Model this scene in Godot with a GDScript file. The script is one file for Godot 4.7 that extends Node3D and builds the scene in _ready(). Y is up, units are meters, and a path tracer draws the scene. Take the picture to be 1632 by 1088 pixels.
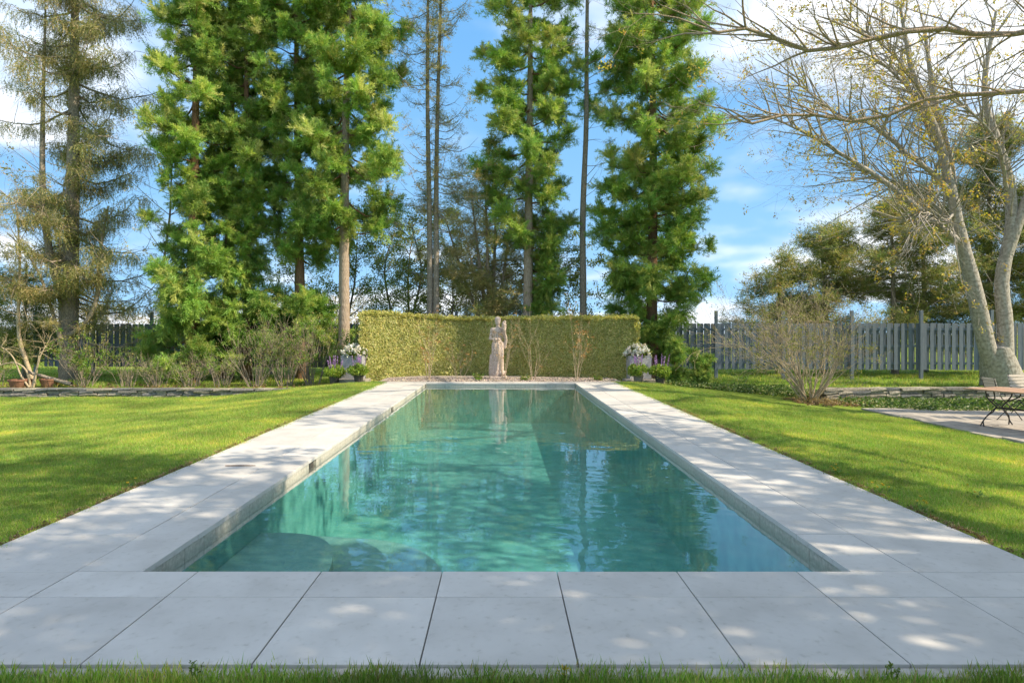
extends Node3D

# ------------------------------------------------------------------ mesh builder
class MB:
	var v := PackedVector3Array()
	var n := PackedVector3Array()
	var c := PackedColorArray()
	var ix := PackedInt32Array()
	var smooth := true
	func tri(a: Vector3, b: Vector3, d: Vector3, col := Color.WHITE) -> void:
		var k := v.size()
		v.append(a); v.append(b); v.append(d)
		c.append(col); c.append(col); c.append(col)
		if smooth:
			var nn := (d - a).cross(b - a).normalized()
			n.append(nn); n.append(nn); n.append(nn)
		ix.append(k); ix.append(k + 1); ix.append(k + 2)
	# a, b, d, e run clockwise as seen from outside
	func quad(a: Vector3, b: Vector3, d: Vector3, e: Vector3, col := Color.WHITE) -> void:
		tri(a, b, d, col); tri(a, d, e, col)
	func box(at: Vector3, s: Vector3, turn := Basis.IDENTITY, bev := 0.0, col := Color.WHITE) -> void:
		var h := s * 0.5
		var b := minf(bev, minf(h.x, minf(h.y, h.z)) * 0.9)
		for ax in 3:
			for sg in [-1.0, 1.0]:
				var u := (ax + 1) % 3
				var w := (ax + 2) % 3
				var q := []
				for k in 4:
					var p := Vector3.ZERO
					p[ax] = h[ax] * sg
					p[u] = (h[u] - b) * (1.0 if k == 1 or k == 2 else -1.0)
					p[w] = (h[w] - b) * (1.0 if k >= 2 else -1.0)
					q.append(at + turn * p)
				if sg > 0: quad(q[0], q[3], q[2], q[1], col)
				else: quad(q[0], q[1], q[2], q[3], col)
		if b > 0.0:
			for ax in 3:
				var u := (ax + 1) % 3
				var w := (ax + 2) % 3
				for su in [-1.0, 1.0]:
					for sw in [-1.0, 1.0]:
						var p0 := Vector3.ZERO
						var p1 := Vector3.ZERO
						p0[u] = h[u] * su; p0[w] = (h[w] - b) * sw
						p1[u] = (h[u] - b) * su; p1[w] = h[w] * sw
						var a0 := p0; var a1 := p0; var b0 := p1; var b1 := p1
						a0[ax] = -h[ax] + b; a1[ax] = h[ax] - b; b0[ax] = -h[ax] + b; b1[ax] = h[ax] - b
						if su * sw > 0: quad(at + turn * a0, at + turn * a1, at + turn * b1, at + turn * b0, col)
						else: quad(at + turn * a0, at + turn * b0, at + turn * b1, at + turn * a1, col)
	func tube(pts: PackedVector3Array, rads: PackedFloat32Array, sides := 6, col := Color.WHITE, cap := true) -> void:
		var m := pts.size()
		var k := v.size()
		var t := (pts[1] - pts[0]).normalized()
		var u := t.cross(Vector3(0.31, 0.2, 0.93))
		if u.length() < 0.2: u = t.cross(Vector3(1, 0, 0))
		u = u.normalized()
		for i in m:
			if i > 0 and i < m - 1: t = (pts[i + 1] - pts[i - 1]).normalized()
			elif i > 0: t = (pts[i] - pts[i - 1]).normalized()
			u = (u - t * u.dot(t)).normalized()
			var w := t.cross(u)
			for j in sides:
				var a := TAU * j / sides
				var d := u * cos(a) + w * sin(a)
				v.append(pts[i] + d * rads[i]); n.append(d); c.append(col)
		for i in m - 1:
			for j in sides:
				var a := k + i * sides + j
				var b := k + i * sides + (j + 1) % sides
				ix.append(a); ix.append(a + sides); ix.append(b)
				ix.append(b); ix.append(a + sides); ix.append(b + sides)
		if cap and rads[m - 1] > 0.004:
			var e := v.size()
			v.append(pts[m - 1] + t * rads[m - 1] * 0.4); n.append(t); c.append(col)
			var r := k + (m - 1) * sides
			for j in sides:
				ix.append(r + j); ix.append(e); ix.append(r + (j + 1) % sides)
	# narrow four-cornered leaf; meshes of leaves are flat shaded (smooth = false)
	func leaf(p: Vector3, d: Vector3, side: Vector3, l: float, w: float, col: Color, at := 0.45) -> void:
		var k := v.size()
		var m := p + d * l * at
		v.append(p); v.append(m + side * w); v.append(p + d * l); v.append(m - side * w)
		c.append(col); c.append(col); c.append(col); c.append(col)
		ix.append(k); ix.append(k + 1); ix.append(k + 2)
		ix.append(k); ix.append(k + 2); ix.append(k + 3)
	func lathe(at: Vector3, prof: Array, sides := 20, col := Color.WHITE) -> void:
		for i in prof.size() - 1:
			var p: Vector2 = prof[i]
			var q: Vector2 = prof[i + 1]
			for j in sides:
				var a := TAU * j / sides
				var b := TAU * (j + 1) / sides
				quad(at + Vector3(p.x * cos(a), p.y, p.x * sin(a)), at + Vector3(p.x * cos(b), p.y, p.x * sin(b)), at + Vector3(q.x * cos(b), q.y, q.x * sin(b)), at + Vector3(q.x * cos(a), q.y, q.x * sin(a)), col)
	func mesh(mat: Material) -> ArrayMesh:
		var a := []
		a.resize(Mesh.ARRAY_MAX)
		a[Mesh.ARRAY_VERTEX] = v
		if smooth: a[Mesh.ARRAY_NORMAL] = n
		a[Mesh.ARRAY_COLOR] = c
		a[Mesh.ARRAY_INDEX] = ix
		var m := ArrayMesh.new()
		m.add_surface_from_arrays(Mesh.PRIMITIVE_TRIANGLES, a)
		m.surface_set_material(0, mat)
		return m

# ------------------------------------------------------------------ scene helpers
var taken := {}
var M := {}          # materials
var T := {}          # shared meshes
var rg := RandomNumberGenerator.new()

func V(x: float, y: float, depth: float) -> Vector3:   # depth: metres in front of the camera's station
	return Vector3(x, y, -depth)

func numbered(called: String) -> String:
	var k: int = taken.get(called, 0)
	taken[called] = k + 1
	return called if k == 0 else "%s_%03d" % [called, k]

func thing(called: String, label: String, category: String, at := Vector3.ZERO, turn := 0.0, group := "", kind := "") -> Node3D:
	var o := Node3D.new()
	o.name = numbered(called)
	add_child(o)
	o.position = at
	o.rotation.y = turn
	tag(o, label, category, group, kind)
	return o

func tag(o: Node3D, label: String, category: String, group := "", kind := "") -> void:
	if label: o.set_meta("label", label)
	if category: o.set_meta("category", category)
	if group: o.set_meta("group", group)
	if kind: o.set_meta("kind", kind)

func part(called: String, m: Mesh, parent: Node, at := Vector3.ZERO, kind := "") -> MeshInstance3D:
	var o := MeshInstance3D.new()
	o.mesh = m
	if parent == self:
		o.name = numbered(called)
	else:
		o.name = called
	parent.add_child(o, true)
	o.position = at
	if kind: o.set_meta("kind", kind)
	return o

func many(called: String, m: Mesh, places: Array, tints: Array, parent: Node) -> MultiMeshInstance3D:
	var mm := MultiMesh.new()
	mm.transform_format = MultiMesh.TRANSFORM_3D
	mm.use_colors = tints.size() > 0
	mm.mesh = m
	mm.instance_count = places.size()
	for i in places.size():
		mm.set_instance_transform(i, places[i])
		if tints.size() > 0: mm.set_instance_color(i, tints[i])
	var o := MultiMeshInstance3D.new()
	o.multimesh = mm
	o.name = numbered(called) if parent == self else called
	parent.add_child(o, true)
	o.set_meta("kind", "stuff")
	return o

func rr(a: float, b: float) -> float:
	return rg.randf_range(a, b)

func rv() -> Vector3:
	return Vector3(rr(-1, 1), rr(-1, 1), rr(-1, 1))

func rdir() -> Vector3:
	var z := rr(-1, 1)
	var a := rr(0, TAU)
	var q := sqrt(1.0 - z * z)
	return Vector3(q * cos(a), z, q * sin(a))

func lin(r: float, g: float, b: float) -> Color:      # linear base colour -> the sRGB that albedo_color wants
	return Color(r, g, b).linear_to_srgb()

func vary(c: Color, s: float) -> Color:
	var k := rr(1.0 - s, 1.0 + s)
	return Color(c.r * k * rr(1.0 - s * 0.4, 1.0 + s * 0.4), c.g * k, c.b * k * rr(1.0 - s * 0.5, 1.0 + s * 0.5))

func noise_tex(sd: int, freq: float, stops: Array, size := 512, octaves := 5, kind := FastNoiseLite.TYPE_SIMPLEX_SMOOTH) -> NoiseTexture2D:
	var f := FastNoiseLite.new()
	f.seed = sd
	f.noise_type = kind
	f.frequency = freq
	f.fractal_octaves = octaves
	var t := NoiseTexture2D.new()
	t.width = size; t.height = size
	t.seamless = true
	t.noise = f
	if stops.size() > 0:
		var g := Gradient.new()
		var offs := PackedFloat32Array()
		var cols := PackedColorArray()
		for s in stops:
			offs.append(s[0]); cols.append(lin(s[1], s[2], s[3]))
		g.offsets = offs
		g.colors = cols
		t.color_ramp = g
	return t

func mat(called: String, tex: Texture2D, scale: Vector3, rough: float, bump: Texture2D = null, bump_cm := 0.0, spec := 0.5) -> StandardMaterial3D:
	var m := StandardMaterial3D.new()
	m.resource_name = called
	m.albedo_texture = tex
	m.uv1_triplanar = true
	m.uv1_world_triplanar = true
	m.uv1_scale = scale
	m.roughness = rough
	m.metallic_specular = spec
	if bump:
		m.heightmap_enabled = true
		m.heightmap_texture = bump
		m.heightmap_scale = bump_cm
	M[called] = m
	return m

func plain(called: String, c: Color, rough: float, spec := 0.5, metal := 0.0) -> StandardMaterial3D:
	var m := StandardMaterial3D.new()
	m.resource_name = called
	m.albedo_color = c
	m.roughness = rough
	m.metallic = metal
	m.metallic_specular = spec
	M[called] = m
	return m

func leafy(called: String, through: float, tint := Color(1, 1, 0.7), rough := 0.5) -> StandardMaterial3D:
	var m := StandardMaterial3D.new()
	m.resource_name = called
	m.vertex_color_use_as_albedo = true
	m.roughness = rough
	m.metallic_specular = 0.5
	m.backlight_enabled = true
	m.backlight = Color(tint.r * through, tint.g * through, tint.b * through).linear_to_srgb()
	M[called] = m
	return m

# ------------------------------------------------------------------ plants: shared pieces
# a fluffy plume of awl-needled shoots, about one metre across: branchlets set with short soft shoots
func plume(sd: int, branchlets: int, upward: float, droop: float, pal: Array, l0 := 0.30, l1 := 0.50) -> ArrayMesh:
	rg.seed = sd
	var b := MB.new()
	b.smooth = false
	for s in branchlets:
		var d := (rdir() + Vector3(0, upward, 0)).normalized()
		var l := rr(l0, l1)
		var p := rv() * 0.07
		var col: Color = vary(pal[rg.randi() % pal.size()], 0.16)
		for k in 8:
			d = (d + Vector3(0, -droop * 0.14, 0) + rv() * 0.10).normalized()
			p += d * l / 8.0
			for q in 4:
				var nd := (d * 0.75 + rdir() * 0.75 + Vector3(0, 0.38 - droop * 0.75, 0)).normalized()
				var sl := rr(0.10, 0.20) * (1.15 - 0.05 * k)
				var c2 := vary(col, 0.14)
				var side := nd.cross(rdir()).normalized()
				b.leaf(p, nd, side, sl, 0.0085, c2, 0.45)
				for e in 3:
					var n2 := (nd + side * (0.8 if e != 1 else -0.8) + rv() * 0.3).normalized()
					b.leaf(p + nd * sl * (0.22 + 0.24 * e), n2, n2.cross(rdir()).normalized(), rr(0.05, 0.095), 0.0055, c2, 0.4)
	return b.mesh(M.needle)

# hanging sprays of a weeping spruce
func hanging(sd: int, strands: int, pal: Array) -> ArrayMesh:
	rg.seed = sd
	var b := MB.new()
	b.smooth = false
	for s in strands:
		var p := Vector3(rr(-0.32, 0.32), rr(-0.08, 0.08), rr(-0.32, 0.32))
		var dd := Vector3(rr(-0.6, 0.6), rr(-0.8, 0.3), rr(-0.6, 0.6)).normalized()
		var col: Color = vary(pal[rg.randi() % pal.size()], 0.25)
		for k in 5:
			dd = (dd + Vector3(0, -0.32, 0) + rv() * 0.18).normalized()
			var sl := rr(0.07, 0.13)
			var side := dd.cross(rdir()).normalized()
			b.leaf(p, dd, side, sl * 1.2, 0.010, col, 0.5)
			for q in 2:
				var nd := (dd + side * (0.9 if q == 0 else -0.9) + rv() * 0.4).normalized()
				b.leaf(p + dd * sl * 0.5, nd, nd.cross(rdir()).normalized(), rr(0.05, 0.10), 0.006, col, 0.4)
			p += dd * sl
	return b.mesh(M.needle)

# flat layered sprays of cedar or pine
func spray(sd: int, strands: int, pal: Array, flat := 0.45) -> ArrayMesh:
	rg.seed = sd
	var b := MB.new()
	b.smooth = false
	for s in strands:
		var d := rdir()
		d.y = d.y * flat + 0.12
		d = d.normalized()
		var p := d * rr(0.0, 0.22)
		var col: Color = vary(pal[rg.randi() % pal.size()], 0.25)
		for k in 3:
			d = (d + rv() * 0.25).normalized()
			var sl := rr(0.09, 0.17)
			for q in 4:
				var nd := (d * 0.8 + rdir() * 0.8).normalized()
				b.leaf(p + d * sl * q * 0.25, nd, nd.cross(rdir()).normalized(), rr(0.06, 0.12), 0.010, col, 0.45)
			p += d * sl
	return b.mesh(M.needle)

# a loose cluster of small broad leaves
func leaf_cluster(sd: int, leaves: int, radius: float, ll: float, lw: float, pal: Array, matname := "leaf") -> ArrayMesh:
	rg.seed = sd
	var b := MB.new()
	b.smooth = false
	for s in leaves:
		var p := rdir() * radius * pow(rg.randf(), 0.5)
		var d := (rdir() + Vector3(0, 0.25, 0)).normalized()
		b.leaf(p, d, d.cross(rdir()).normalized(), ll * rr(0.7, 1.3), lw * rr(0.7, 1.2), vary(pal[rg.randi() % pal.size()], 0.22), 0.5)
	return b.mesh(M[matname])

func any_turn(s: float, at: Vector3, tilt := 0.35) -> Transform3D:
	var b := Basis(Vector3.UP, rr(0, TAU)) * Basis(Vector3(1, 0, 0), rr(-tilt, tilt)) * Basis(Vector3(0, 0, 1), rr(-tilt, tilt))
	return Transform3D(b.scaled(Vector3.ONE * s), at)

# recursive branching; tips collects [point, direction, level]
func grow(b: MB, p: Vector3, d: Vector3, l: float, r: float, lvl: int, most: int, kids: int, spread: float, up: float, wob: float, tips: Array, thin := 0.55) -> void:
	var segs := 4 if lvl < 2 else 3
	var pts := PackedVector3Array([p])
	var rads := PackedFloat32Array([r])
	var dd := d
	var dirs := [d]
	for i in segs:
		dd = (dd + rv() * wob + Vector3(0, up, 0)).normalized()
		p += dd * l / segs
		pts.append(p)
		rads.append(maxf(r * (1.0 - 0.62 * (i + 1) / segs), 0.0025))
		dirs.append(dd)
	b.tube(pts, rads, [8, 6, 4, 3, 3][mini(lvl, 4)], Color.WHITE, false)
	tips.append([pts[segs], dd, lvl])
	if lvl >= most: return
	for k in kids:
		var t := rr(0.25, 1.0) if k > 0 else 1.0
		var i := mini(int(t * segs), segs - 1)
		var q := pts[i].lerp(pts[i + 1], t * segs - i)
		var base: Vector3 = dirs[i + 1]
		var ax := base.cross(rdir()).normalized()
		var nd := base.rotated(ax, spread * rr(0.5, 1.2) * (0.5 if k == 0 else 1.0))
		grow(b, q, nd, l * rr(0.45, 0.75), maxf(r * (1.0 - 0.55 * t) * thin * rr(0.7, 1.1), 0.003), lvl + 1, most, kids, spread, up, wob, tips, thin)

# a smooth path through points
func path_tube(b: MB, pts: Array, r0: float, r1: float, sides := 9, wob := 0.0, step := 6) -> Array:
	var cv := Curve3D.new()
	for i in pts.size():
		var p: Vector3 = pts[i]
		var q: Vector3 = pts[maxi(i - 1, 0)]
		var s: Vector3 = pts[mini(i + 1, pts.size() - 1)]
		var t := (s - q) / 6.0
		cv.add_point(p, -t, t)
	var l := cv.get_baked_length()
	var m := maxi(3, pts.size() * step / 2)
	var out := PackedVector3Array()
	var rads := PackedFloat32Array()
	for i in m + 1:
		var f := float(i) / m
		out.append(cv.sample_baked(l * f) + rv() * wob * r0)
		rads.append(lerpf(r0, r1, f) * rr(0.96, 1.04))
	b.tube(out, rads, sides)
	return Array(out)

# ------------------------------------------------------------------ the setting
const POOL_L := -2.31
const POOL_R := 2.25
const POOL_N := 4.085     # near edge (depth)
const POOL_F := 19.5      # far edge
const PAVE_L := -3.6
const PAVE_R := 3.53
const WATER_Y := -0.098

func ground_y(x: float, d: float) -> float:
	var y := 0.0
	if x < PAVE_L:
		var t := clampf((PAVE_L - x) / 6.2, 0, 1)
		y = -0.50 * t * t * (3 - 2 * t) * lerpf(0.35, 1.0, clampf((d - 5.0) / 12.0, 0, 1))
	elif x > PAVE_R:
		var t := clampf((x - PAVE_R) / 5.2, 0, 1)
		y = -0.34 * t * t * (3 - 2 * t)
	var back := clampf((d - 20.3) / 0.5, 0, 1) if x < -6.0 else clampf((d - 19.8) / 3.0, 0, 1)
	y = lerpf(y, -0.28 if x < 0 else -0.33, back)
	return y - 0.02

func make_materials() -> void:
	var fine := noise_tex(11, 0.05, [], 512, 4)
	for k in 4:
		var g: float = [0.83, 0.775, 0.865, 0.805][k]
		var paver := noise_tex(3 + k * 40, 0.006, [[0.0, 0.54 * g, 0.52 * g, 0.485 * g], [0.35, 0.60 * g, 0.58 * g, 0.545 * g], [0.6, 0.63 * g, 0.61 * g, 0.575 * g], [1.0, 0.675 * g, 0.655 * g, 0.62 * g]], 512, 6)
		var m := mat("paver_%d" % k, paver, Vector3(0.55, 0.55, 0.55), 0.62, fine, 0.05, 0.4)
		m.detail_enabled = true
		m.detail_blend_mode = BaseMaterial3D.BLEND_MODE_MUL
		m.detail_albedo = noise_tex(8 + k, 0.035, [[0.0, 0.74, 0.73, 0.71], [0.2, 0.95, 0.95, 0.94], [0.4, 1, 1, 1], [1.0, 1, 1, 1]], 512, 4)
		m.detail_uv_layer = BaseMaterial3D.DETAIL_UV_2
		m.uv2_triplanar = true
		m.uv2_world_triplanar = true
		m.uv2_scale = Vector3(0.7, 0.7, 0.7)
	mat("concrete", noise_tex(5, 0.02, [[0.0, 0.24, 0.22, 0.19], [0.5, 0.36, 0.34, 0.30], [1.0, 0.46, 0.44, 0.40]]), Vector3(0.8, 0.8, 0.8), 0.85, fine, 0.25)
	mat("joint", noise_tex(6, 0.05, [[0.0, 0.05, 0.045, 0.04], [1.0, 0.12, 0.11, 0.10]], 256), Vector3(1, 1, 1), 0.95)
	mat("plaster", noise_tex(7, 0.012, [[0.0, 0.035, 0.20, 0.185], [0.45, 0.06, 0.275, 0.245], [1.0, 0.11, 0.37, 0.32]]), Vector3(0.45, 0.45, 0.45), 0.8)
	mat("step_plaster", noise_tex(9, 0.02, [[0.0, 0.07, 0.23, 0.215], [1.0, 0.12, 0.31, 0.28]]), Vector3(0.6, 0.6, 0.6), 0.8)
	mat("tile", noise_tex(17, 0.03, [[0.0, 0.30, 0.285, 0.24], [0.45, 0.40, 0.385, 0.33], [1.0, 0.52, 0.50, 0.44]]), Vector3(1.3, 1.3, 1.3), 0.5, fine, 0.04)
	mat("soil", noise_tex(21, 0.03, [[0.0, 0.10, 0.15, 0.018], [0.5, 0.15, 0.22, 0.03], [0.75, 0.20, 0.24, 0.045], [1.0, 0.26, 0.24, 0.09]], 1024, 6), Vector3(0.35, 0.35, 0.35), 0.95, fine, 0.6, 0.2)
	mat("mulch", noise_tex(22, 0.06, [[0.0, 0.06, 0.04, 0.025], [0.5, 0.15, 0.11, 0.07], [1.0, 0.30, 0.24, 0.17]], 512, 6), Vector3(1.1, 1.1, 1.1), 0.95, fine, 1.0, 0.2)
	mat("gravel", noise_tex(23, 0.10, [[0.0, 0.16, 0.13, 0.11], [0.4, 0.34, 0.29, 0.25], [1.0, 0.60, 0.54, 0.48]], 512, 4, FastNoiseLite.TYPE_CELLULAR), Vector3(1.6, 1.6, 1.6), 0.9, fine, 1.0, 0.3)
	mat("flagstone", noise_tex(24, 0.012, [[0.0, 0.22, 0.20, 0.17], [0.5, 0.33, 0.30, 0.26], [1.0, 0.44, 0.40, 0.34]]), Vector3(0.5, 0.5, 0.5), 0.8, fine, 0.4)
	for k in 4:
		var a: Array = [[0.20, 0.19, 0.175], [0.30, 0.27, 0.22], [0.16, 0.165, 0.165], [0.36, 0.33, 0.27]][k]
		mat("stone_%d" % k, noise_tex(30 + k, 0.03, [[0.0, a[0] * 0.6, a[1] * 0.6, a[2] * 0.6], [0.55, a[0], a[1], a[2]], [1.0, a[0] * 1.5, a[1] * 1.5, a[2] * 1.45]], 256), Vector3(1.7, 1.7, 1.7), 0.9, fine, 0.8, 0.25)
	mat("fence", noise_tex(41, 0.03, [[0.0, 0.115, 0.142, 0.175], [0.5, 0.155, 0.188, 0.228], [1.0, 0.20, 0.235, 0.28]], 512, 4), Vector3(2.2, 0.12, 2.2), 0.75, noise_tex(42, 0.05, [], 256), 0.15, 0.35)
	mat("bark_tan", noise_tex(51, 0.035, [[0.0, 0.135, 0.101, 0.074], [0.45, 0.338, 0.270, 0.203], [1.0, 0.594, 0.499, 0.392]], 512, 5), Vector3(2.4, 0.28, 2.4), 0.95, noise_tex(52, 0.05, [], 256), 1.6, 0.2)
	mat("bark_red", noise_tex(53, 0.035, [[0.0, 0.074, 0.046, 0.030], [0.5, 0.203, 0.121, 0.074], [1.0, 0.405, 0.243, 0.142]], 512, 5), Vector3(2.6, 0.22, 2.6), 0.95, noise_tex(54, 0.05, [], 256), 1.6, 0.2)
	mat("bark_grey", noise_tex(55, 0.03, [[0.0, 0.105, 0.088, 0.074], [0.5, 0.255, 0.220, 0.176], [1.0, 0.474, 0.421, 0.342]], 512, 5), Vector3(1.6, 0.5, 1.6), 0.95, noise_tex(56, 0.05, [], 256), 2.0, 0.2)
	mat("bark_beech", noise_tex(57, 0.02, [[0.0, 0.13, 0.12, 0.10], [0.35, 0.25, 0.23, 0.195], [0.6, 0.36, 0.335, 0.295], [1.0, 0.50, 0.475, 0.43]], 512, 6), Vector3(0.9, 0.7, 0.9), 0.85, noise_tex(58, 0.04, [], 256), 0.9, 0.3)
	mat("twig_grey", noise_tex(59, 0.03, [[0.0, 0.17, 0.14, 0.105], [1.0, 0.38, 0.32, 0.25]], 256), Vector3(2, 2, 2), 0.9)
	mat("twig_tan", noise_tex(60, 0.03, [[0.0, 0.30, 0.23, 0.145], [1.0, 0.58, 0.48, 0.33]], 256), Vector3(2, 2, 2), 0.9)
	mat("statue", noise_tex(61, 0.03, [[0.0, 0.15, 0.10, 0.075], [0.34, 0.36, 0.27, 0.215], [0.56, 0.54, 0.455, 0.39], [1.0, 0.66, 0.60, 0.53]], 512, 6), Vector3(1.6, 0.9, 1.6), 0.9, fine, 0.4, 0.25)
	mat("zinc", noise_tex(62, 0.03, [[0.0, 0.20, 0.20, 0.215], [0.5, 0.31, 0.315, 0.33], [1.0, 0.44, 0.445, 0.46]]), Vector3(2.2, 0.6, 2.2), 0.55, null, 0.0, 0.5)
	mat("teak", noise_tex(63, 0.04, [[0.0, 0.24, 0.13, 0.075], [0.5, 0.38, 0.23, 0.145], [1.0, 0.50, 0.33, 0.22]], 256), Vector3(0.8, 4, 4), 0.6)
	mat("slat_wood", noise_tex(64, 0.04, [[0.0, 0.36, 0.31, 0.25], [1.0, 0.58, 0.53, 0.45]], 256), Vector3(1, 5, 5), 0.7)
	mat("terracotta", noise_tex(65, 0.03, [[0.0, 0.16, 0.075, 0.045], [1.0, 0.34, 0.17, 0.105]], 256), Vector3(2, 2, 2), 0.85)
	plain("iron", lin(0.035, 0.034, 0.033), 0.5, 0.5, 0.3)
	plain("dark_pot", lin(0.055, 0.05, 0.046), 0.7)
	plain("grey_pot", lin(0.19, 0.17, 0.15), 0.8)
	leafy("needle", 0.85)
	leafy("leaf", 0.85)
	leafy("grass", 0.9)
	leafy("petal", 0.4, Color(1, 1, 1))
	# The sheet of water: clear, it mirrors at a glance and lets the sun through
	var w := StandardMaterial3D.new()
	w.resource_name = "water"
	w.transparency = BaseMaterial3D.TRANSPARENCY_ALPHA
	w.albedo_color = Color(0.85, 0.95, 0.95, 0.02)
	w.roughness = 0.0
	w.metallic_specular = 0.5
	M.water = w

func sky_picture() -> ImageTexture:
	var w := 2048
	var h := 1024
	var im := Image.create(w, h, false, Image.FORMAT_RGBF)
	im.fill(Color(0.30, 0.33, 0.34))
	var f := FastNoiseLite.new()
	f.seed = 12
	f.frequency = 1.0
	f.fractal_octaves = 6
	f.fractal_gain = 0.52
	var g := FastNoiseLite.new()
	g.seed = 5
	g.frequency = 1.0
	g.fractal_octaves = 2
	for y in h / 2:
		var el := (0.5 - (y + 0.5) / h) * PI
		var s := sin(el)
		var t := pow(1.0 - s, 2.6)
		var blue := Color(lerpf(0.033, 0.115, t), lerpf(0.108, 0.205, t), lerpf(0.225, 0.30, t))
		for x in w:
			var az := (x + 0.5) / w * TAU
			# clouds lie on a flat deck overhead, so they close up into bands towards the horizon
			var k := 1.0 / (s + 0.16)
			var px := cos(az) * cos(el) * k
			var pz := sin(az) * cos(el) * k
			var a := f.get_noise_3d(px * 1.3, pz * 1.3, 0.3) * 0.55 + g.get_noise_3d(px * 0.42, pz * 0.42, 4.0) * 0.75
			var c := clampf((a + 0.13) / 0.58, 0, 1)
			c = c * c * (3 - 2 * c) * 0.93
			var shade := 0.31 + 0.11 * clampf(f.get_noise_3d(px * 1.6 + 0.12, pz * 1.6 + 0.1, 2.0) + 0.4, 0, 1)
			im.set_pixel(x, y, blue.lerp(Color(shade * 0.97, shade * 0.99, shade * 1.03), c))
	return ImageTexture.create_from_image(im)

func make_view() -> void:
	var cam := Camera3D.new()
	cam.name = "camera"
	cam.projection = Camera3D.PROJECTION_FRUSTUM
	cam.near = 0.05
	cam.far = 900.0
	cam.size = 2.0 * 0.05 * 544.0 / 1024.0
	cam.frustum_offset = Vector2(17.0, -14.0) / 1024.0 * 0.05
	cam.position = Vector3(0, 1.524, 0)
	add_child(cam)
	cam.current = true
	var e := Environment.new()
	e.background_mode = Environment.BG_SKY
	var s := Sky.new()
	var p := PanoramaSkyMaterial.new()
	p.panorama = sky_picture()
	s.sky_material = p
	e.sky = s
	e.tonemap_mode = Environment.TONE_MAPPER_LINEAR
	e.tonemap_exposure = 4.1
	e.volumetric_fog_enabled = true
	e.volumetric_fog_density = 0.0
	e.sdfgi_enabled = true
	e.ssao_enabled = true
	e.ssil_enabled = true
	e.sky_rotation = Vector3(0, deg_to_rad(SKY_TURN), 0)
	var we := WorldEnvironment.new()
	we.name = "environment"
	we.environment = e
	add_child(we)
	var sun := DirectionalLight3D.new()
	sun.name = "sun"
	sun.light_energy = 0.64
	sun.light_color = Color(1.0, 0.93, 0.82)
	sun.light_angular_distance = 0.5
	sun.shadow_enabled = true
	var el := deg_to_rad(41.0)
	var az := deg_to_rad(-17.0)
	var to := Vector3(cos(el) * cos(az), sin(el), -cos(el) * sin(az))
	add_child(sun)
	sun.look_at_from_position(Vector3.ZERO, -to, Vector3.UP)

const SKY_TURN := 80.0

func make_ground() -> void:
	# one sheet to the horizon, with the pool and its paving cut out
	var xs := PackedFloat32Array()
	for x in [-420, -200, -110, -70, -50, -40, -34, -30, -27, -25, -23, -21, -19.5, -18, -17, -16]: xs.append(x)
	var x := -15.4
	while x < PAVE_L - 0.3:
		xs.append(x); x += 0.6
	xs.append(PAVE_L + 0.06); xs.append(-1.8); xs.append(0); xs.append(1.8); xs.append(PAVE_R - 0.06)
	x = PAVE_R + 0.5
	while x < 15.0:
		xs.append(x); x += 0.6
	for q in [16, 17, 18, 19.5, 21, 23, 25, 27, 30, 34, 40, 50, 70, 110, 200, 420]: xs.append(q)
	var ds := PackedFloat32Array()
	for q in [-60, -30, -15, -8, -4, -2, 0, 1, 2, 2.9]: ds.append(q)
	var d := 3.6
	while d < 19.7:
		ds.append(d); d += 0.6
	for q in [19.95, 20.3, 20.55, 20.8, 21.4, 22, 22.6, 23.2, 24, 25, 26, 28, 30, 34, 40, 50, 70, 110, 200, 400, 800]: ds.append(q)
	var b := MB.new()
	for j in ds.size():
		for i in xs.size():
			b.v.append(V(xs[i], ground_y(xs[i], ds[j]) - (0.10 if ds[j] < 2.8 else 0.0) * 0.0, ds[j]))
			var e := 0.1
			b.n.append(Vector3(-(ground_y(xs[i] + e, ds[j]) - ground_y(xs[i] - e, ds[j])), 2 * e, ground_y(xs[i], ds[j] + e) - ground_y(xs[i], ds[j] - e)).normalized())
			b.c.append(Color.WHITE)
	var w := xs.size()
	for j in ds.size() - 1:
		for i in w - 1:
			if xs[i] > PAVE_L and xs[i + 1] < PAVE_R and ds[j] > 2.8 and ds[j + 1] < 20.0: continue
			var a := j * w + i
			b.ix.append_array(PackedInt32Array([a, a + w, a + 1, a + 1, a + w, a + w + 1]))
	var o := part("lawn_ground", b.mesh(M.soil), self)
	tag(o, "", "", "", "structure")

func paver_mesh(w: float, l: float) -> ArrayMesh:
	var tone := rg.randi() % 4
	var key := "paver %.3f %.3f %d" % [w, l, tone]
	if not T.has(key):
		var b := MB.new()
		b.box(Vector3(0, -0.02, 0), Vector3(w, 0.04, l), Basis.IDENTITY, 0.0025)
		T[key] = b.mesh(M["paver_%d" % tone])
	return T[key]

func slab(parent: Node, x0: float, x1: float, d0: float, d1: float, gap := 0.006) -> void:
	part("paver", paver_mesh(x1 - x0 - gap, d1 - d0 - gap), parent, V((x0 + x1) / 2, rr(-0.0012, 0.0012), (d0 + d1) / 2))

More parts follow.
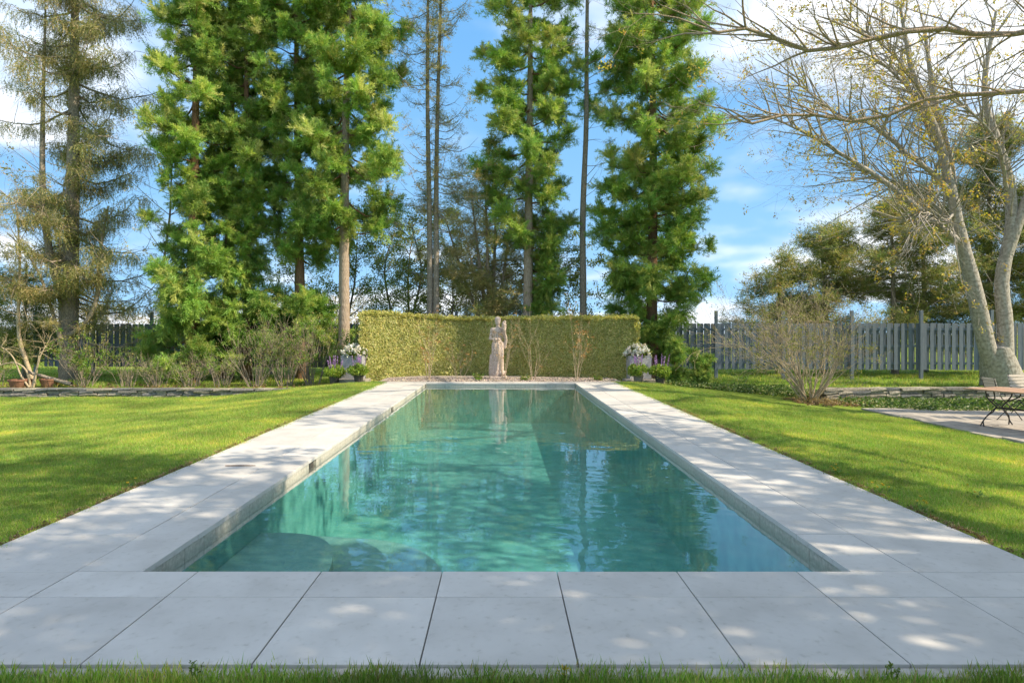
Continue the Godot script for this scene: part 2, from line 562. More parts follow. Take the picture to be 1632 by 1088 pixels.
func make_paving() -> void:
	rg.seed = 77
	var t := thing("pool_paving", "", "", Vector3.ZERO, 0, "", "structure")
	# bedding that shows dark in the joints, in four pieces round the pool
	var b := MB.new()
	b.box(V(0, -0.12, 3.50), Vector3(PAVE_R - PAVE_L - 0.02, 0.15, 1.10))
	b.box(V((PAVE_L + POOL_L) / 2 - 0.01, -0.12, 11.90), Vector3(POOL_L - PAVE_L - 0.06, 0.15, 15.66))
	b.box(V((PAVE_R + POOL_R) / 2 + 0.01, -0.12, 11.90), Vector3(PAVE_R - POOL_R - 0.06, 0.15, 15.66))
	b.box(V(0, -0.122, 19.86), Vector3(POOL_R - POOL_L + 0.1, 0.15, 0.64))
	part("bedding", b.mesh(M.joint), t)
	var kb := MB.new()
	kb.box(V(-0.03, -0.072, 2.905), Vector3(PAVE_R - PAVE_L + 6.0, 0.12, 0.084), Basis.IDENTITY, 0.006)
	part("concrete_edge", kb.mesh(M.concrete), t)
	var cols := [-4.5, PAVE_L - 0.0, -2.72, -1.938, -1.15, -0.377, 0.355, 1.12, 1.885, 2.65, PAVE_R, 4.4]
	for i in cols.size() - 1:
		if i == 0 or i == cols.size() - 2: continue
		slab(t, cols[i], cols[i + 1], 2.95, 3.707, 0.007)
		if i == 1 or i == cols.size() - 3:
			slab(t, cols[i], cols[i + 1], 3.707, POOL_N, 0.007)
		else:
			slab(t, cols[i], cols[i + 1], 3.707, POOL_N + 0.02, 0.006)
	var d := POOL_N
	var pitch := (POOL_F - POOL_N) / 20.0
	for k in 20:
		slab(t, PAVE_L, -2.72, d, d + pitch, 0.007)
		slab(t, -2.72, POOL_L + 0.02, d + (0.02 if k == 0 else 0.0), d + pitch)
		slab(t, POOL_R - 0.02, 2.65, d + (0.02 if k == 0 else 0.0), d + pitch)
		slab(t, 2.65, PAVE_R, d, d + pitch, 0.007)
		d += pitch
	for i in range(2, cols.size() - 3):
		slab(t, cols[i], cols[i + 1], POOL_F - 0.02, POOL_F + 0.42)
	for i in [1, cols.size() - 3]:
		slab(t, cols[i], cols[i + 1], POOL_F, POOL_F + 0.62)

func make_pool() -> void:
	rg.seed = 78
	var t := thing("pool", "", "", Vector3.ZERO, 0, "", "structure")
	var deep := -1.22
	var b := MB.new()
	b.box(V((POOL_L + POOL_R) / 2, deep - 0.1, (POOL_N + POOL_F) / 2), Vector3(POOL_R - POOL_L + 0.5, 0.2, POOL_F - POOL_N + 0.5))
	part("pool_floor", b.mesh(M.plaster), t)
	var hh := -0.205 - deep
	for k in 4:
		var wb := MB.new()
		if k < 2:
			var xx := POOL_L - 0.11 if k == 0 else POOL_R + 0.11
			wb.box(V(xx, deep + hh / 2, (POOL_N + POOL_F) / 2), Vector3(0.2, hh, POOL_F - POOL_N + 0.44))
		else:
			var dd := POOL_N - 0.11 if k == 2 else POOL_F + 0.11
			wb.box(V((POOL_L + POOL_R) / 2, deep + hh / 2 + 0.001, dd), Vector3(POOL_R - POOL_L + 0.018, hh, 0.2))
		part("pool_wall", wb.mesh(M.plaster), t)
	# a band of tiles at the waterline
	var tile := MB.new()
	tile.box(Vector3.ZERO, Vector3(0.03, 0.158, 0.2985), Basis.IDENTITY, 0.0015)
	T.tile = tile.mesh(M.tile)
	var n := int((POOL_F - POOL_N) / 0.3025)
	for k in n + 1:
		var dd := POOL_N + 0.15 + k * 0.3025
		if dd > POOL_F - 0.1: break
		for s in [-1, 1]:
			if s < 0 and (k == 12 or k == 31): continue   # the skimmer mouths
			part("waterline_tile", T.tile, t, V((POOL_L - 0.017 if s < 0 else POOL_R + 0.017) + rr(-0.0007, 0.0007), -0.122, dd))
	for k in 15:
		var o := part("waterline_tile", T.tile, t, V(POOL_L + 0.155 + k * 0.3035, -0.122, POOL_F + 0.017))
		o.rotation.y = PI / 2
	for k in [12, 31]:
		var dd: float = POOL_N + 0.15 + k * 0.3025
		var sb := MB.new()
		sb.box(V(POOL_L - 0.16, -0.20, dd), Vector3(0.30, 0.016, 0.298))
		sb.box(V(POOL_L - 0.30, -0.12, dd), Vector3(0.012, 0.15, 0.298))
		sb.box(V(POOL_L - 0.16, -0.12, dd - 0.147), Vector3(0.28, 0.148, 0.006))
		sb.box(V(POOL_L - 0.16, -0.12, dd + 0.147), Vector3(0.28, 0.148, 0.006))
		part("skimmer_mouth", sb.mesh(M.tile), t)
	# curved steps down from the near corner
	for k in 3:
		var st := MB.new()
		var rx: float = [0.95, 1.4, 1.9][k]
		var rz: float = [2.1, 2.7, 3.4][k]
		var top: float = [-0.40, -0.62, -0.86][k]
		var prev := Vector3.ZERO
		var c0 := V(POOL_L, top, POOL_N)
		for j in 25:
			var a := PI / 2 * j / 24.0
			var p := V(POOL_L + rx * pow(cos(a), 0.6), top, POOL_N + rz * pow(sin(a), 0.6))
			if j > 0:
				st.tri(c0, p, prev)
				var down := Vector3(0, deep - top, 0)
				st.quad(prev, p, p + down, prev + down)
			prev = p
		part("step", st.mesh(M.step_plaster), t)
	# the water: a rippled sheet
	var w := MB.new()
	var f := FastNoiseLite.new()
	f.seed = 3; f.frequency = 1.0; f.fractal_octaves = 3
	var nx := 92
	var nd := 300
	var gx0 := POOL_L - 0.012; var gx1 := POOL_R + 0.012
	var gd0 := POOL_N - 0.012; var gd1 := POOL_F + 0.012
	var hy := func(x: float, d: float) -> float:
		var calm := 0.35 + 0.9 * smoothstep(-0.2, 0.35, f.get_noise_2d(x * 0.25 + 7.0, d * 0.22))
		return calm * (0.0026 * f.get_noise_2d(x * 0.6, d * 1.2) + 0.0011 * f.get_noise_2d(x * 2.2 + 40.0, d * 4.6))
	for j in nd + 1:
		for i in nx + 1:
			var x := lerpf(gx0, gx1, float(i) / nx)
			var d := lerpf(gd0, gd1, float(j) / nd)
			w.v.append(V(x, WATER_Y + hy.call(x, d), d))
			w.n.append(Vector3(-(hy.call(x + 0.02, d) - hy.call(x - 0.02, d)), 0.04, hy.call(x, d + 0.02) - hy.call(x, d - 0.02)).normalized())
			w.c.append(Color.WHITE)
	for j in nd:
		for i in nx:
			var a := j * (nx + 1) + i
			var q := a + nx + 1
			w.ix.append_array(PackedInt32Array([a, q, a + 1, a + 1, q, q + 1]))
	var wt := thing("pool_water", "", "", Vector3.ZERO, 0, "", "structure")
	part("water_surface", w.mesh(M.water), wt)
	if FOG_IN_WATER:
		var fv := FogVolume.new()
		fv.name = "water_body"
		fv.shape = RenderingServer.FOG_VOLUME_SHAPE_BOX
		fv.size = Vector3(POOL_R - POOL_L + 0.01, WATER_Y - 0.012 - deep - 0.002, POOL_F - POOL_N + 0.01)
		fv.position = V((POOL_L + POOL_R) / 2, (WATER_Y - 0.012 + deep + 0.002) / 2, (POOL_N + POOL_F) / 2)
		var fm := FogMaterial.new()
		fm.density = 0.035
		fm.albedo = lin(0.03, 0.84, 0.70)
		fv.material = fm
		wt.add_child(fv)

const FOG_IN_WATER := true

# ------------------------------------------------------------------ grass
func make_grass() -> void:
	var pal := [Color(0.22, 0.40, 0.045), Color(0.30, 0.46, 0.065), Color(0.17, 0.33, 0.035), Color(0.42, 0.48, 0.15)]
	var kinds := []
	for k in 3:
		rg.seed = 200 + k
		var b := MB.new()
		b.smooth = false
		for s in 64:
			var p := Vector3(rr(-0.1, 0.1), -0.004, rr(-0.1, 0.1))
			var d := Vector3(rr(-0.5, 0.5), 1.0, rr(-0.5, 0.5)).normalized()
			var col := vary(pal[rg.randi() % 4], 0.25)
			if rg.randf() < 0.07: col = vary(Color(0.36, 0.32, 0.13), 0.2)
			b.leaf(p, d, d.cross(Vector3(rr(-1, 1), 0, rr(-1, 1))).normalized(), rr(0.03, 0.065), rr(0.0016, 0.003), col, 0.4)
		kinds.append(b.mesh(M.grass))
	rg.seed = 210
	var f := FastNoiseLite.new()
	f.seed = 9; f.frequency = 0.5; f.fractal_octaves = 3
	var places := [[], [], []]
	var tints := [[], [], []]
	var put := func(x: float, d: float, s: float) -> void:
		var k := rg.randi() % 3
		var y := ground_y(x, d)
		var n := f.get_noise_2d(x, d)
		var q := 1.0 + 0.6 * n
		var bb := Basis(Vector3.UP, rr(0, TAU)).scaled(Vector3(s, s * rr(0.75, 1.2), s))
		places[k].append(Transform3D(bb, V(x, y, d)))
		tints[k].append(Color(q * rr(0.85, 1.2) * (1.0 + 0.5 * maxf(n, 0)), q * rr(0.95, 1.08), q))
	# left lawn, right lawn: finer near the eye
	var d := 3.4
	while d < 20.3:
		var st := clampf(0.052 + d * 0.0052, 0.07, 0.15)
		var xmin := maxf(-d * 0.80 - 0.6, -17.0)
		var x := PAVE_L - 0.01
		while x > xmin:
			put.call(x + rr(-0.4, 0.4) * st, d + rr(-0.5, 0.5) * st, st / 0.115)
			x -= st
		x = PAVE_R + 0.01
		var xmax := minf(d * 0.83 + 0.6, 8.75 if d > 10.5 else 9.5)
		if d > 14.0: xmax = minf(xmax, lerpf(8.6, 5.0, clampf((d - 14.0) / 5.5, 0, 1)))
		while x < xmax:
			put.call(x + rr(-0.4, 0.4) * st, d + rr(-0.5, 0.5) * st, st / 0.115)
			x += st
		d += st
	# the strip in front of the paving
	d = 2.52
	while d < 2.86:
		var x := -3.6
		while x < 3.7:
			if rg.randf() < 0.85 + 0.6 * f.get_noise_2d(x * 2.0, 3.0): put.call(x + rr(-0.03, 0.03), d + rr(-0.02, 0.02), rr(0.7, 1.45) if d < 2.8 else rr(0.5, 1.2))
			x += 0.04
		d += 0.035
	# beyond the fence
	for k in 5200:
		put.call(rr(-26, 30), rr(21.5, 46.0) if rg.randf() < 0.7 else rr(22, 30), rr(1.8, 3.2))
	var t := thing("lawn_grass", "short bright green mown grass of the lawn round the pool", "grass", Vector3.ZERO, 0, "", "stuff")
	for k in 3: many("grass_blades", kinds[k], places[k], tints[k], t)

# ------------------------------------------------------------------ trees
func make_shared_foliage() -> void:
	var cedar := [Color(0.20, 0.36, 0.07), Color(0.26, 0.42, 0.08), Color(0.33, 0.46, 0.09), Color(0.42, 0.49, 0.12)]
	var warm := [Color(0.40, 0.52, 0.11), Color(0.50, 0.58, 0.16), Color(0.30, 0.45, 0.09), Color(0.56, 0.58, 0.20)]
	T.plume = []
	for k in 3: T.plume.append(plume(300 + k, 30, 0.45, 0.25, cedar))
	T.plume_warm = []
	for k in 2: T.plume_warm.append(plume(310 + k, 30, 0.55, 0.15, warm))
	T.plume_droop = []
	for k in 2: T.plume_droop.append(plume(315 + k, 30, 0.1, 0.9, cedar, 0.36, 0.6))
	var dull := [Color(0.20, 0.23, 0.06), Color(0.32, 0.30, 0.10), Color(0.40, 0.34, 0.15), Color(0.15, 0.20, 0.06), Color(0.48, 0.41, 0.19)]
	T.hang = []
	for k in 3: T.hang.append(hanging(320 + k, 34, dull))
	var pine := [Color(0.20, 0.27, 0.07), Color(0.29, 0.33, 0.09), Color(0.40, 0.37, 0.14), Color(0.16, 0.22, 0.07)]
	T.spray = []
	for k in 3: T.spray.append(spray(330 + k, 34, pine))
	var tan := [Color(0.38, 0.34, 0.11), Color(0.48, 0.40, 0.17), Color(0.26, 0.29, 0.08), Color(0.54, 0.44, 0.22)]
	T.spray_tan = [spray(340, 22, tan, 0.6), spray(341, 22, tan, 0.6)]
	T.bud = [leaf_cluster(350, 16, 0.16, 0.09, 0.022, [Color(0.52, 0.44, 0.05), Color(0.42, 0.42, 0.06), Color(0.56, 0.38, 0.09)]), leaf_cluster(351, 12, 0.14, 0.08, 0.02, [Color(0.46, 0.43, 0.06), Color(0.54, 0.34, 0.10)])]
	T.young = [leaf_cluster(352, 40, 0.32, 0.13, 0.04, [Color(0.16, 0.22, 0.03), Color(0.22, 0.25, 0.04), Color(0.12, 0.19, 0.03)]), leaf_cluster(353, 34, 0.30, 0.12, 0.038, [Color(0.18, 0.22, 0.03), Color(0.25, 0.26, 0.05)])]
	T.dark = [leaf_cluster(354, 36, 0.36, 0.13, 0.035, [Color(0.16, 0.25, 0.05), Color(0.22, 0.30, 0.06), Color(0.12, 0.20, 0.04)]), leaf_cluster(355, 36, 0.34, 0.12, 0.033, [Color(0.17, 0.26, 0.05), Color(0.27, 0.31, 0.07)])]
	T.sprout = [leaf_cluster(356, 14, 0.10, 0.075, 0.02, [Color(0.14, 0.26, 0.03), Color(0.19, 0.29, 0.04), Color(0.10, 0.20, 0.025)]), leaf_cluster(357, 12, 0.10, 0.07, 0.018, [Color(0.20, 0.24, 0.05), Color(0.28, 0.25, 0.08)])]
	T.olive_bud = [leaf_cluster(358, 9, 0.09, 0.055, 0.013, [Color(0.30, 0.29, 0.07), Color(0.36, 0.30, 0.10), Color(0.24, 0.26, 0.06)])]
	T.brush = [leaf_cluster(359, 60, 0.55, 0.22, 0.02, [Color(0.30, 0.23, 0.13), Color(0.36, 0.28, 0.15), Color(0.24, 0.22, 0.10), Color(0.20, 0.22, 0.07)])]

class Crown:
	var at := {}
	var tint := {}

func leaf_out(cr: Crown, m: Mesh, tr: Transform3D, col: Color) -> void:
	if not cr.at.has(m):
		cr.at[m] = []
		cr.tint[m] = []
	cr.at[m].append(tr)
	cr.tint[m].append(col)

func hang_crown(cr: Crown, parent: Node, called := "crown") -> void:
	for m in cr.at: many(called, m, cr.at[m], cr.tint[m], parent)

func gray(s: float) -> Color:
	var k := rr(1.0 - s, 1.0 + s)
	return Color(k * rr(0.93, 1.07), k, k * rr(0.9, 1.1))

# a tall Japanese cedar: straight trunk, short limbs that end in rounded plumes
# bands: [bottom, top, reach at bottom, reach at top, limbs per metre, from angle, to angle (radians, 0 = +x, PI/2 = towards the camera)]
func cedar_tree(label: String, x: float, d: float, r: float, lean: Vector3, bark: String, bands: Array, sd: int, size := 1.0, extra: Array = [], drop := 0.2) -> void:
	rg.seed = sd
	var gy := ground_y(x, d) - 0.1
	var t := thing("cedar_tree", label, "tree", V(x, gy, d), 0, "tall cedars behind the pool")
	var top := 18.5
	var tb := MB.new()
	var pts := PackedVector3Array()
	var rads := PackedFloat32Array()
	for i in 15:
		var f := i / 14.0
		pts.append(Vector3(lean.x * f + sin(f * 5.0 + sd) * 0.06, top * f, lean.z * f + cos(f * 4.0 + sd) * 0.05))
		rads.append(r * (1.0 - 0.82 * f) * (1.35 if i == 0 else 1.0))
	tb.tube(pts, rads, 12)
	part("trunk", tb.mesh(M[bark]), t)
	var lb := MB.new()
	var cr := Crown.new()
	var az := rr(0, TAU)
	for bd in bands:
		var y: float = bd[0]
		while y < bd[1]:
			var f: float = (y - bd[0]) / maxf(bd[1] - bd[0], 0.1)
			az += 2.4 + rr(-0.4, 0.4)
			var a := az
			if bd.size() > 5: a = lerpf(bd[5], bd[6], fposmod(az / TAU, 1.0))
			var reach: float = lerpf(bd[2], bd[3], f) * rr(0.55, 1.12)
			var s := clampf(y / top, 0, 1) * 14.0
			var base := pts[int(s)].lerp(pts[mini(int(s) + 1, 14)], s - int(s))
			var out := Vector3(cos(a), 0, sin(a))
			var rise := rr(-0.30, 0.18) - drop
			var lp := PackedVector3Array()
			for k in 5:
				var g := k / 4.0
				lp.append(base + out * reach * g + Vector3(0, reach * (rise * sin(g * 2.2) + 0.22 * g * g), 0) + rv() * 0.05)
			lb.tube(lp, PackedFloat32Array([0.045, 0.036, 0.026, 0.016, 0.006]), 4, Color.WHITE, false)
			var k := 0
			var g := 1.0
			while g > 0.42:
				var q := g * 4.0
				var p := lp[mini(int(q), 3)].lerp(lp[mini(int(q), 3) + 1], q - mini(int(q), 3))
				var set: Array = T.plume_warm if rg.randf() < 0.16 + 0.34 * clampf((y - 4.0) / 9.0, 0, 1) else T.plume
				if y < 5.0 and rg.randf() < 0.6: set = T.plume_droop
				var m: Mesh = set[rg.randi() % set.size()]
				var sc := rr(0.85, 1.4) * (1.05 if k == 0 else 0.85) * size
				leaf_out(cr, m, any_turn(sc, p + rv() * 0.12, 0.3), gray(0.22))
				g -= 0.42 / maxf(reach, 0.5) * rr(0.8, 1.5)
				k += 1
			for k2 in 1:      # shoots that fill the body of the crown
				var fa := rr(0, TAU) if bd.size() <= 5 else rr(bd[5], bd[6])
				var fr := reach * rr(0.25, 0.95)
				leaf_out(cr, T.plume[rg.randi() % 3] if y > 5.0 or rg.randf() < 0.4 else T.plume_droop[rg.randi() % 2], any_turn(rr(0.6, 1.0) * size, base + Vector3(cos(fa) * fr, rr(-0.3, 0.3), sin(fa) * fr), 0.3), gray(0.2))
			y += rr(0.7, 1.3) / (bd[4] * 1.15)
	for e in extra:      # [x, y, depth offset, scale] single plumes that show in the picture
		leaf_out(cr, T.plume_warm[rg.randi() % 2], any_turn(e[3], Vector3(e[0], e[1], e[2]), 0.2), Color(1, 1, 1))
	part("limbs", lb.mesh(M.bark_red), t, Vector3.ZERO)
	hang_crown(cr, t)

func make_cedars() -> void:
	cedar_tree("green cedar clothed to the ground, leftmost of the cedars, before the fence", -11.3, 23.4, 0.22, Vector3(0.2, 0, 0), "bark_red",
		[[0.7, 4.6, 1.6, 1.4, 4.6], [4.6, 18, 1.35, 1.35, 3.2]], 401)
	cedar_tree("cedar with reddish bare lower trunk beside the leftmost green cedar", -10.7, 25.0, 0.24, Vector3(0.25, 0, 0), "bark_red",
		[[6.8, 18, 1.7, 1.7, 3.0], [5.2, 6.8, 0.9, 1.5, 2.0]], 402)
	cedar_tree("slim cedar with green shoots all along its trunk, third cedar from the spruce", -9.65, 24.2, 0.17, Vector3(0.1, 0, 0), "bark_red",
		[[0.8, 3.2, 1.3, 1.4, 4.6], [3.2, 7.0, 0.5, 0.6, 3.4], [7, 18, 1.3, 1.6, 3.2]], 403, 0.95)
	cedar_tree("cedar with a low round green clump beside the tan bare trunk", -7.7, 24.6, 0.2, Vector3(-0.15, 0, 0), "bark_red",
		[[1.2, 3.4, 1.5, 1.3, 5.4], [4.8, 9.0, 1.1, 1.6, 3.0], [9, 18, 1.7, 1.7, 3.4]], 404)
	cedar_tree("cedar with tall bare tan trunk just left of the clipped hedge", -5.95, 24.2, 0.235, Vector3(0.25, 0, 0), "bark_tan",
		[[5.6, 7.8, 1.4, 2.0, 3.4], [7.8, 18, 2.2, 2.1, 4.6]], 405, 1.08)
	cedar_tree("cedar with straight pale trunk rising behind the hedge near the statue", 1.12, 25.2, 0.225, Vector3(-0.05, 0, 0), "bark_tan",
		[[2.6, 5.6, 0.9, 1.6, 2.4, -0.9, 0.7], [5.6, 9.0, 1.6, 2.0, 3.4], [9, 18, 2.0, 2.0, 3.8]], 406)
	cedar_tree("broad dense cedar beyond the right end of the clipped hedge", 5.95, 25.2, 0.24, Vector3(-0.1, 0, 0), "bark_red",
		[[1.2, 3.2, 1.0, 1.8, 3.6], [3.2, 12.5, 2.05, 2.2, 6.0], [12.5, 18, 2.2, 1.6, 5.2]], 407, 1.0)

func make_bare_conifers() -> void:
	# thin larch with two stems
	rg.seed = 420
	var t := thing("larch_tree", "thin double-stemmed larch with sparse tan tufts behind the hedge", "tree", V(-2.75, -0.3, 25.2))
	var b := MB.new()
	var lb := MB.new()
	var cr := Crown.new()
	for s in 2:
		var dx := -0.07 if s == 0 else 0.13
		var top := [Vector3(dx - 0.05, 17, 0.1), Vector3(dx + 0.22, 16.5, -0.1)][s] as Vector3
		var pts := PackedVector3Array()
		var rads := PackedFloat32Array()
		for i in 12:
			var f := i / 11.0
			pts.append(Vector3(dx, 0, 0.1 * s).lerp(top, f) + Vector3(sin(f * 7 + s) * 0.04, 0, 0))
			rads.append(0.145 * (1 - 0.75 * f))
		b.tube(pts, rads, 9)
		var y := 6.6
		while y < 15.5:
			var a := rr(0, TAU)
			var l := rr(0.9, 2.0)
			var p0 := pts[0].lerp(pts[11], y / 17.0)
			var lp := PackedVector3Array()
			for k in 5:
				var g := k / 4.0
				lp.append(p0 + Vector3(cos(a) * l * g, l * (-0.18 * sin(g * 2.6) + 0.42 * g * g), sin(a) * l * g))
			lb.tube(lp, PackedFloat32Array([0.022, 0.018, 0.013, 0.009, 0.004]), 4, Color.WHITE, false)
			var want := 0.28 + 0.5 * clampf((y - 8.0) / 6.0, 0, 1)
			for k in 5:
				if rg.randf() < want: leaf_out(cr, T.spray_tan[rg.randi() % 2], any_turn(rr(0.45, 0.85), lp[mini(k, 4)] + rv() * 0.12), gray(0.25))
			for k in 3:
				var q := lp[1 + k]
				grow(lb, q, (rdir() + Vector3(cos(a), 0.3, sin(a))).normalized(), rr(0.25, 0.5), 0.008, 3, 3, 0, 0.5, 0.0, 0.2, [])
			y += rr(0.16, 0.34)
	part("trunk", b.mesh(M.bark_grey), t)
	part("limbs", lb.mesh(M.twig_grey), t)
	hang_crown(cr, t)
	# a nearly bare, gently winding stem
	rg.seed = 430
	t = thing("bare_tree", "slender bare grey trunk standing alone between two green cedars", "tree", V(3.22, -0.3, 25.4))
	b = MB.new()
	lb = MB.new()
	cr = Crown.new()
	var sp := path_tube(b, [Vector3(0, 0, 0), Vector3(0.02, 3, 0), Vector3(0.0, 6, 0), Vector3(0.06, 8, 0), Vector3(0.14, 10, 0), Vector3(0.16, 13, 0), Vector3(0.2, 16.5, 0)], 0.155, 0.06, 9)
	var y2 := 5.0
	while y2 < 15.5:
		var p0: Vector3 = sp[clampi(int(y2 / 16.5 * (sp.size() - 1)), 0, sp.size() - 1)]
		var a := rr(0, TAU)
		var tips := []
		grow(lb, Vector3(p0.x, y2, p0.z), Vector3(cos(a), rr(-0.1, 0.4), sin(a)).normalized(), rr(0.6, 1.3), 0.016, 2, 4, 2, 0.6, 0.05, 0.25, tips)
		if y2 > 9.0:
			for tp in tips:
				if rg.randf() < 0.35: leaf_out(cr, T.spray[rg.randi() % 3], any_turn(rr(0.35, 0.6), tp[0]), gray(0.2))
		y2 += rr(0.25, 0.6)
	part("trunk", b.mesh(M.bark_grey), t)
	part("limbs", lb.mesh(M.twig_grey), t)
	hang_crown(cr, t)
	# many-stemmed pine behind the statue
	rg.seed = 440
	t = thing("pine_tree", "loose many-stemmed olive tree behind the hedge above the statue", "tree", V(-0.4, -0.3, 26.6))
	b = MB.new()
	lb = MB.new()
	cr = Crown.new()
	for s in 6:
		var a: float = [-1.0, -0.45, -0.15, 0.1, 0.45, 0.95][s]
		var hgt: float = [6.5, 7.6, 8.2, 8.0, 7.0, 5.6][s]
		var st := path_tube(b, [Vector3(a * 0.22, 0, rr(-0.2, 0.2)), Vector3(a * 0.5, 2.4, rr(-0.2, 0.2)), Vector3(a * 1.1, hgt * 0.6, rr(-0.5, 0.5)), Vector3(a * 1.9, hgt, rr(-0.6, 0.6))], 0.13, 0.025, 7)
		for k in range(4, st.size()):
			for j in 3:
				var an := rr(0, TAU)
				var tips := []
				grow(lb, st[k], Vector3(cos(an), rr(0.0, 0.55), sin(an)).normalized(), rr(0.7, 1.6), 0.022, 2, 4, 3, 0.6, 0.04, 0.22, tips)
				for tp in tips:
					if rg.randf() < 0.42: leaf_out(cr, T.spray_tan[rg.randi() % 2] if rg.randf() < 0.8 else T.spray[rg.randi() % 3], any_turn(rr(0.45, 0.9), tp[0]), gray(0.25))
	part("trunk", b.mesh(M.bark_tan), t)
	part("limbs", lb.mesh(M.twig_tan), t)
	hang_crown(cr, t)

func make_spruce() -> void:
	rg.seed = 450
	var t := thing("spruce_tree", "big old spruce with drooping half-bare limbs and thick grey trunk by the fence", "tree", V(-16.2, -0.32, 24.0))
	var b := MB.new()
	var pts := path_tube(b, [Vector3(0, -0.1, 0), Vector3(0.02, 0.5, 0), Vector3(0.05, 2, 0), Vector3(0.12, 5, 0), Vector3(0.2, 9, 0), Vector3(0.25, 13, 0), Vector3(0.3, 18, 0)], 0.33, 0.07, 14)
	# the second leader
	path_tube(b, [Vector3(-0.1, 3.0, 0.15), Vector3(-0.55, 5.2, 0.3), Vector3(-0.75, 8.0, 0.3), Vector3(-0.7, 14, 0.2)], 0.15, 0.03, 8)
	part("trunk", b.mesh(M.bark_grey), t)
	var lb := MB.new()
	var cr := Crown.new()
	# the elbow limb that sweeps up on the right
	var elbow := path_tube(lb, [Vector3(0.25, 1.75, 0.25), Vector3(0.7, 1.95, 0.5), Vector3(1.25, 2.5, 0.6), Vector3(1.5, 3.4, 0.6), Vector3(1.52, 4.6, 0.55), Vector3(1.75, 6.5, 0.4)], 0.105, 0.03, 8)
	path_tube(lb, [Vector3(0.0, 1.3, 0.3), Vector3(-0.2, 2.6, 0.55), Vector3(-0.55, 3.9, 0.7), Vector3(-0.95, 4.8, 0.9), Vector3(-1.5, 5.4, 1.0)], 0.08, 0.02, 7)
	path_tube(lb, [Vector3(0.1, 4.0, 0.3), Vector3(0.6, 4.15, 0.8), Vector3(1.2, 3.95, 1.2), Vector3(1.7, 3.7, 1.3)], 0.05, 0.012, 6)
	for k in range(4, elbow.size()):
		for j in 2:
			leaf_out(cr, T.hang[rg.randi() % 3], any_turn(rr(0.6, 1.0), elbow[k] + rv() * 0.4), gray(0.25))
	var y := 1.9
	while y < 16.5:
		var a := rr(0, TAU)
		var l := rr(2.0, 4.0) * (1.0 - 0.3 * clampf(y / 18.0, 0, 1))
		var p0: Vector3 = Vector3(0.05, y, 0).lerp(Vector3(0.3, y, 0), y / 18.0)
		var lp := PackedVector3Array()
		var rise := rr(-0.1, 0.65)
		for k in 7:
			var g := k / 6.0
			lp.append(p0 + Vector3(cos(a) * l * g, l * (-0.22 * sin(g * 2.4) + rise * g * g), sin(a) * l * g) + rv() * 0.05)
		lb.tube(lp, PackedFloat32Array([0.05, 0.042, 0.034, 0.026, 0.02, 0.014, 0.006]), 5, Color.WHITE, false)
		var dense := 0.48 if y > 3.5 else 0.26
		for k in range(1, 7):
			for j in 4:
				if rg.randf() < dense: leaf_out(cr, T.hang[rg.randi() % 3], any_turn(rr(0.55, 1.1), lp[k] + Vector3(rr(-0.35, 0.35), rr(-0.25, 0.05), rr(-0.35, 0.35))), gray(0.3))
			var q := lp[k]
			for j in 2:
				grow(lb, q, (rdir() + Vector3(cos(a), -0.2, sin(a)) * 0.7).normalized(), rr(0.4, 0.9), 0.012, 2, 3, 2, 0.6, -0.06, 0.2, [])
		y += rr(0.14, 0.30)
	part("limbs", lb.mesh(M.twig_grey), t)
	hang_crown(cr, t)

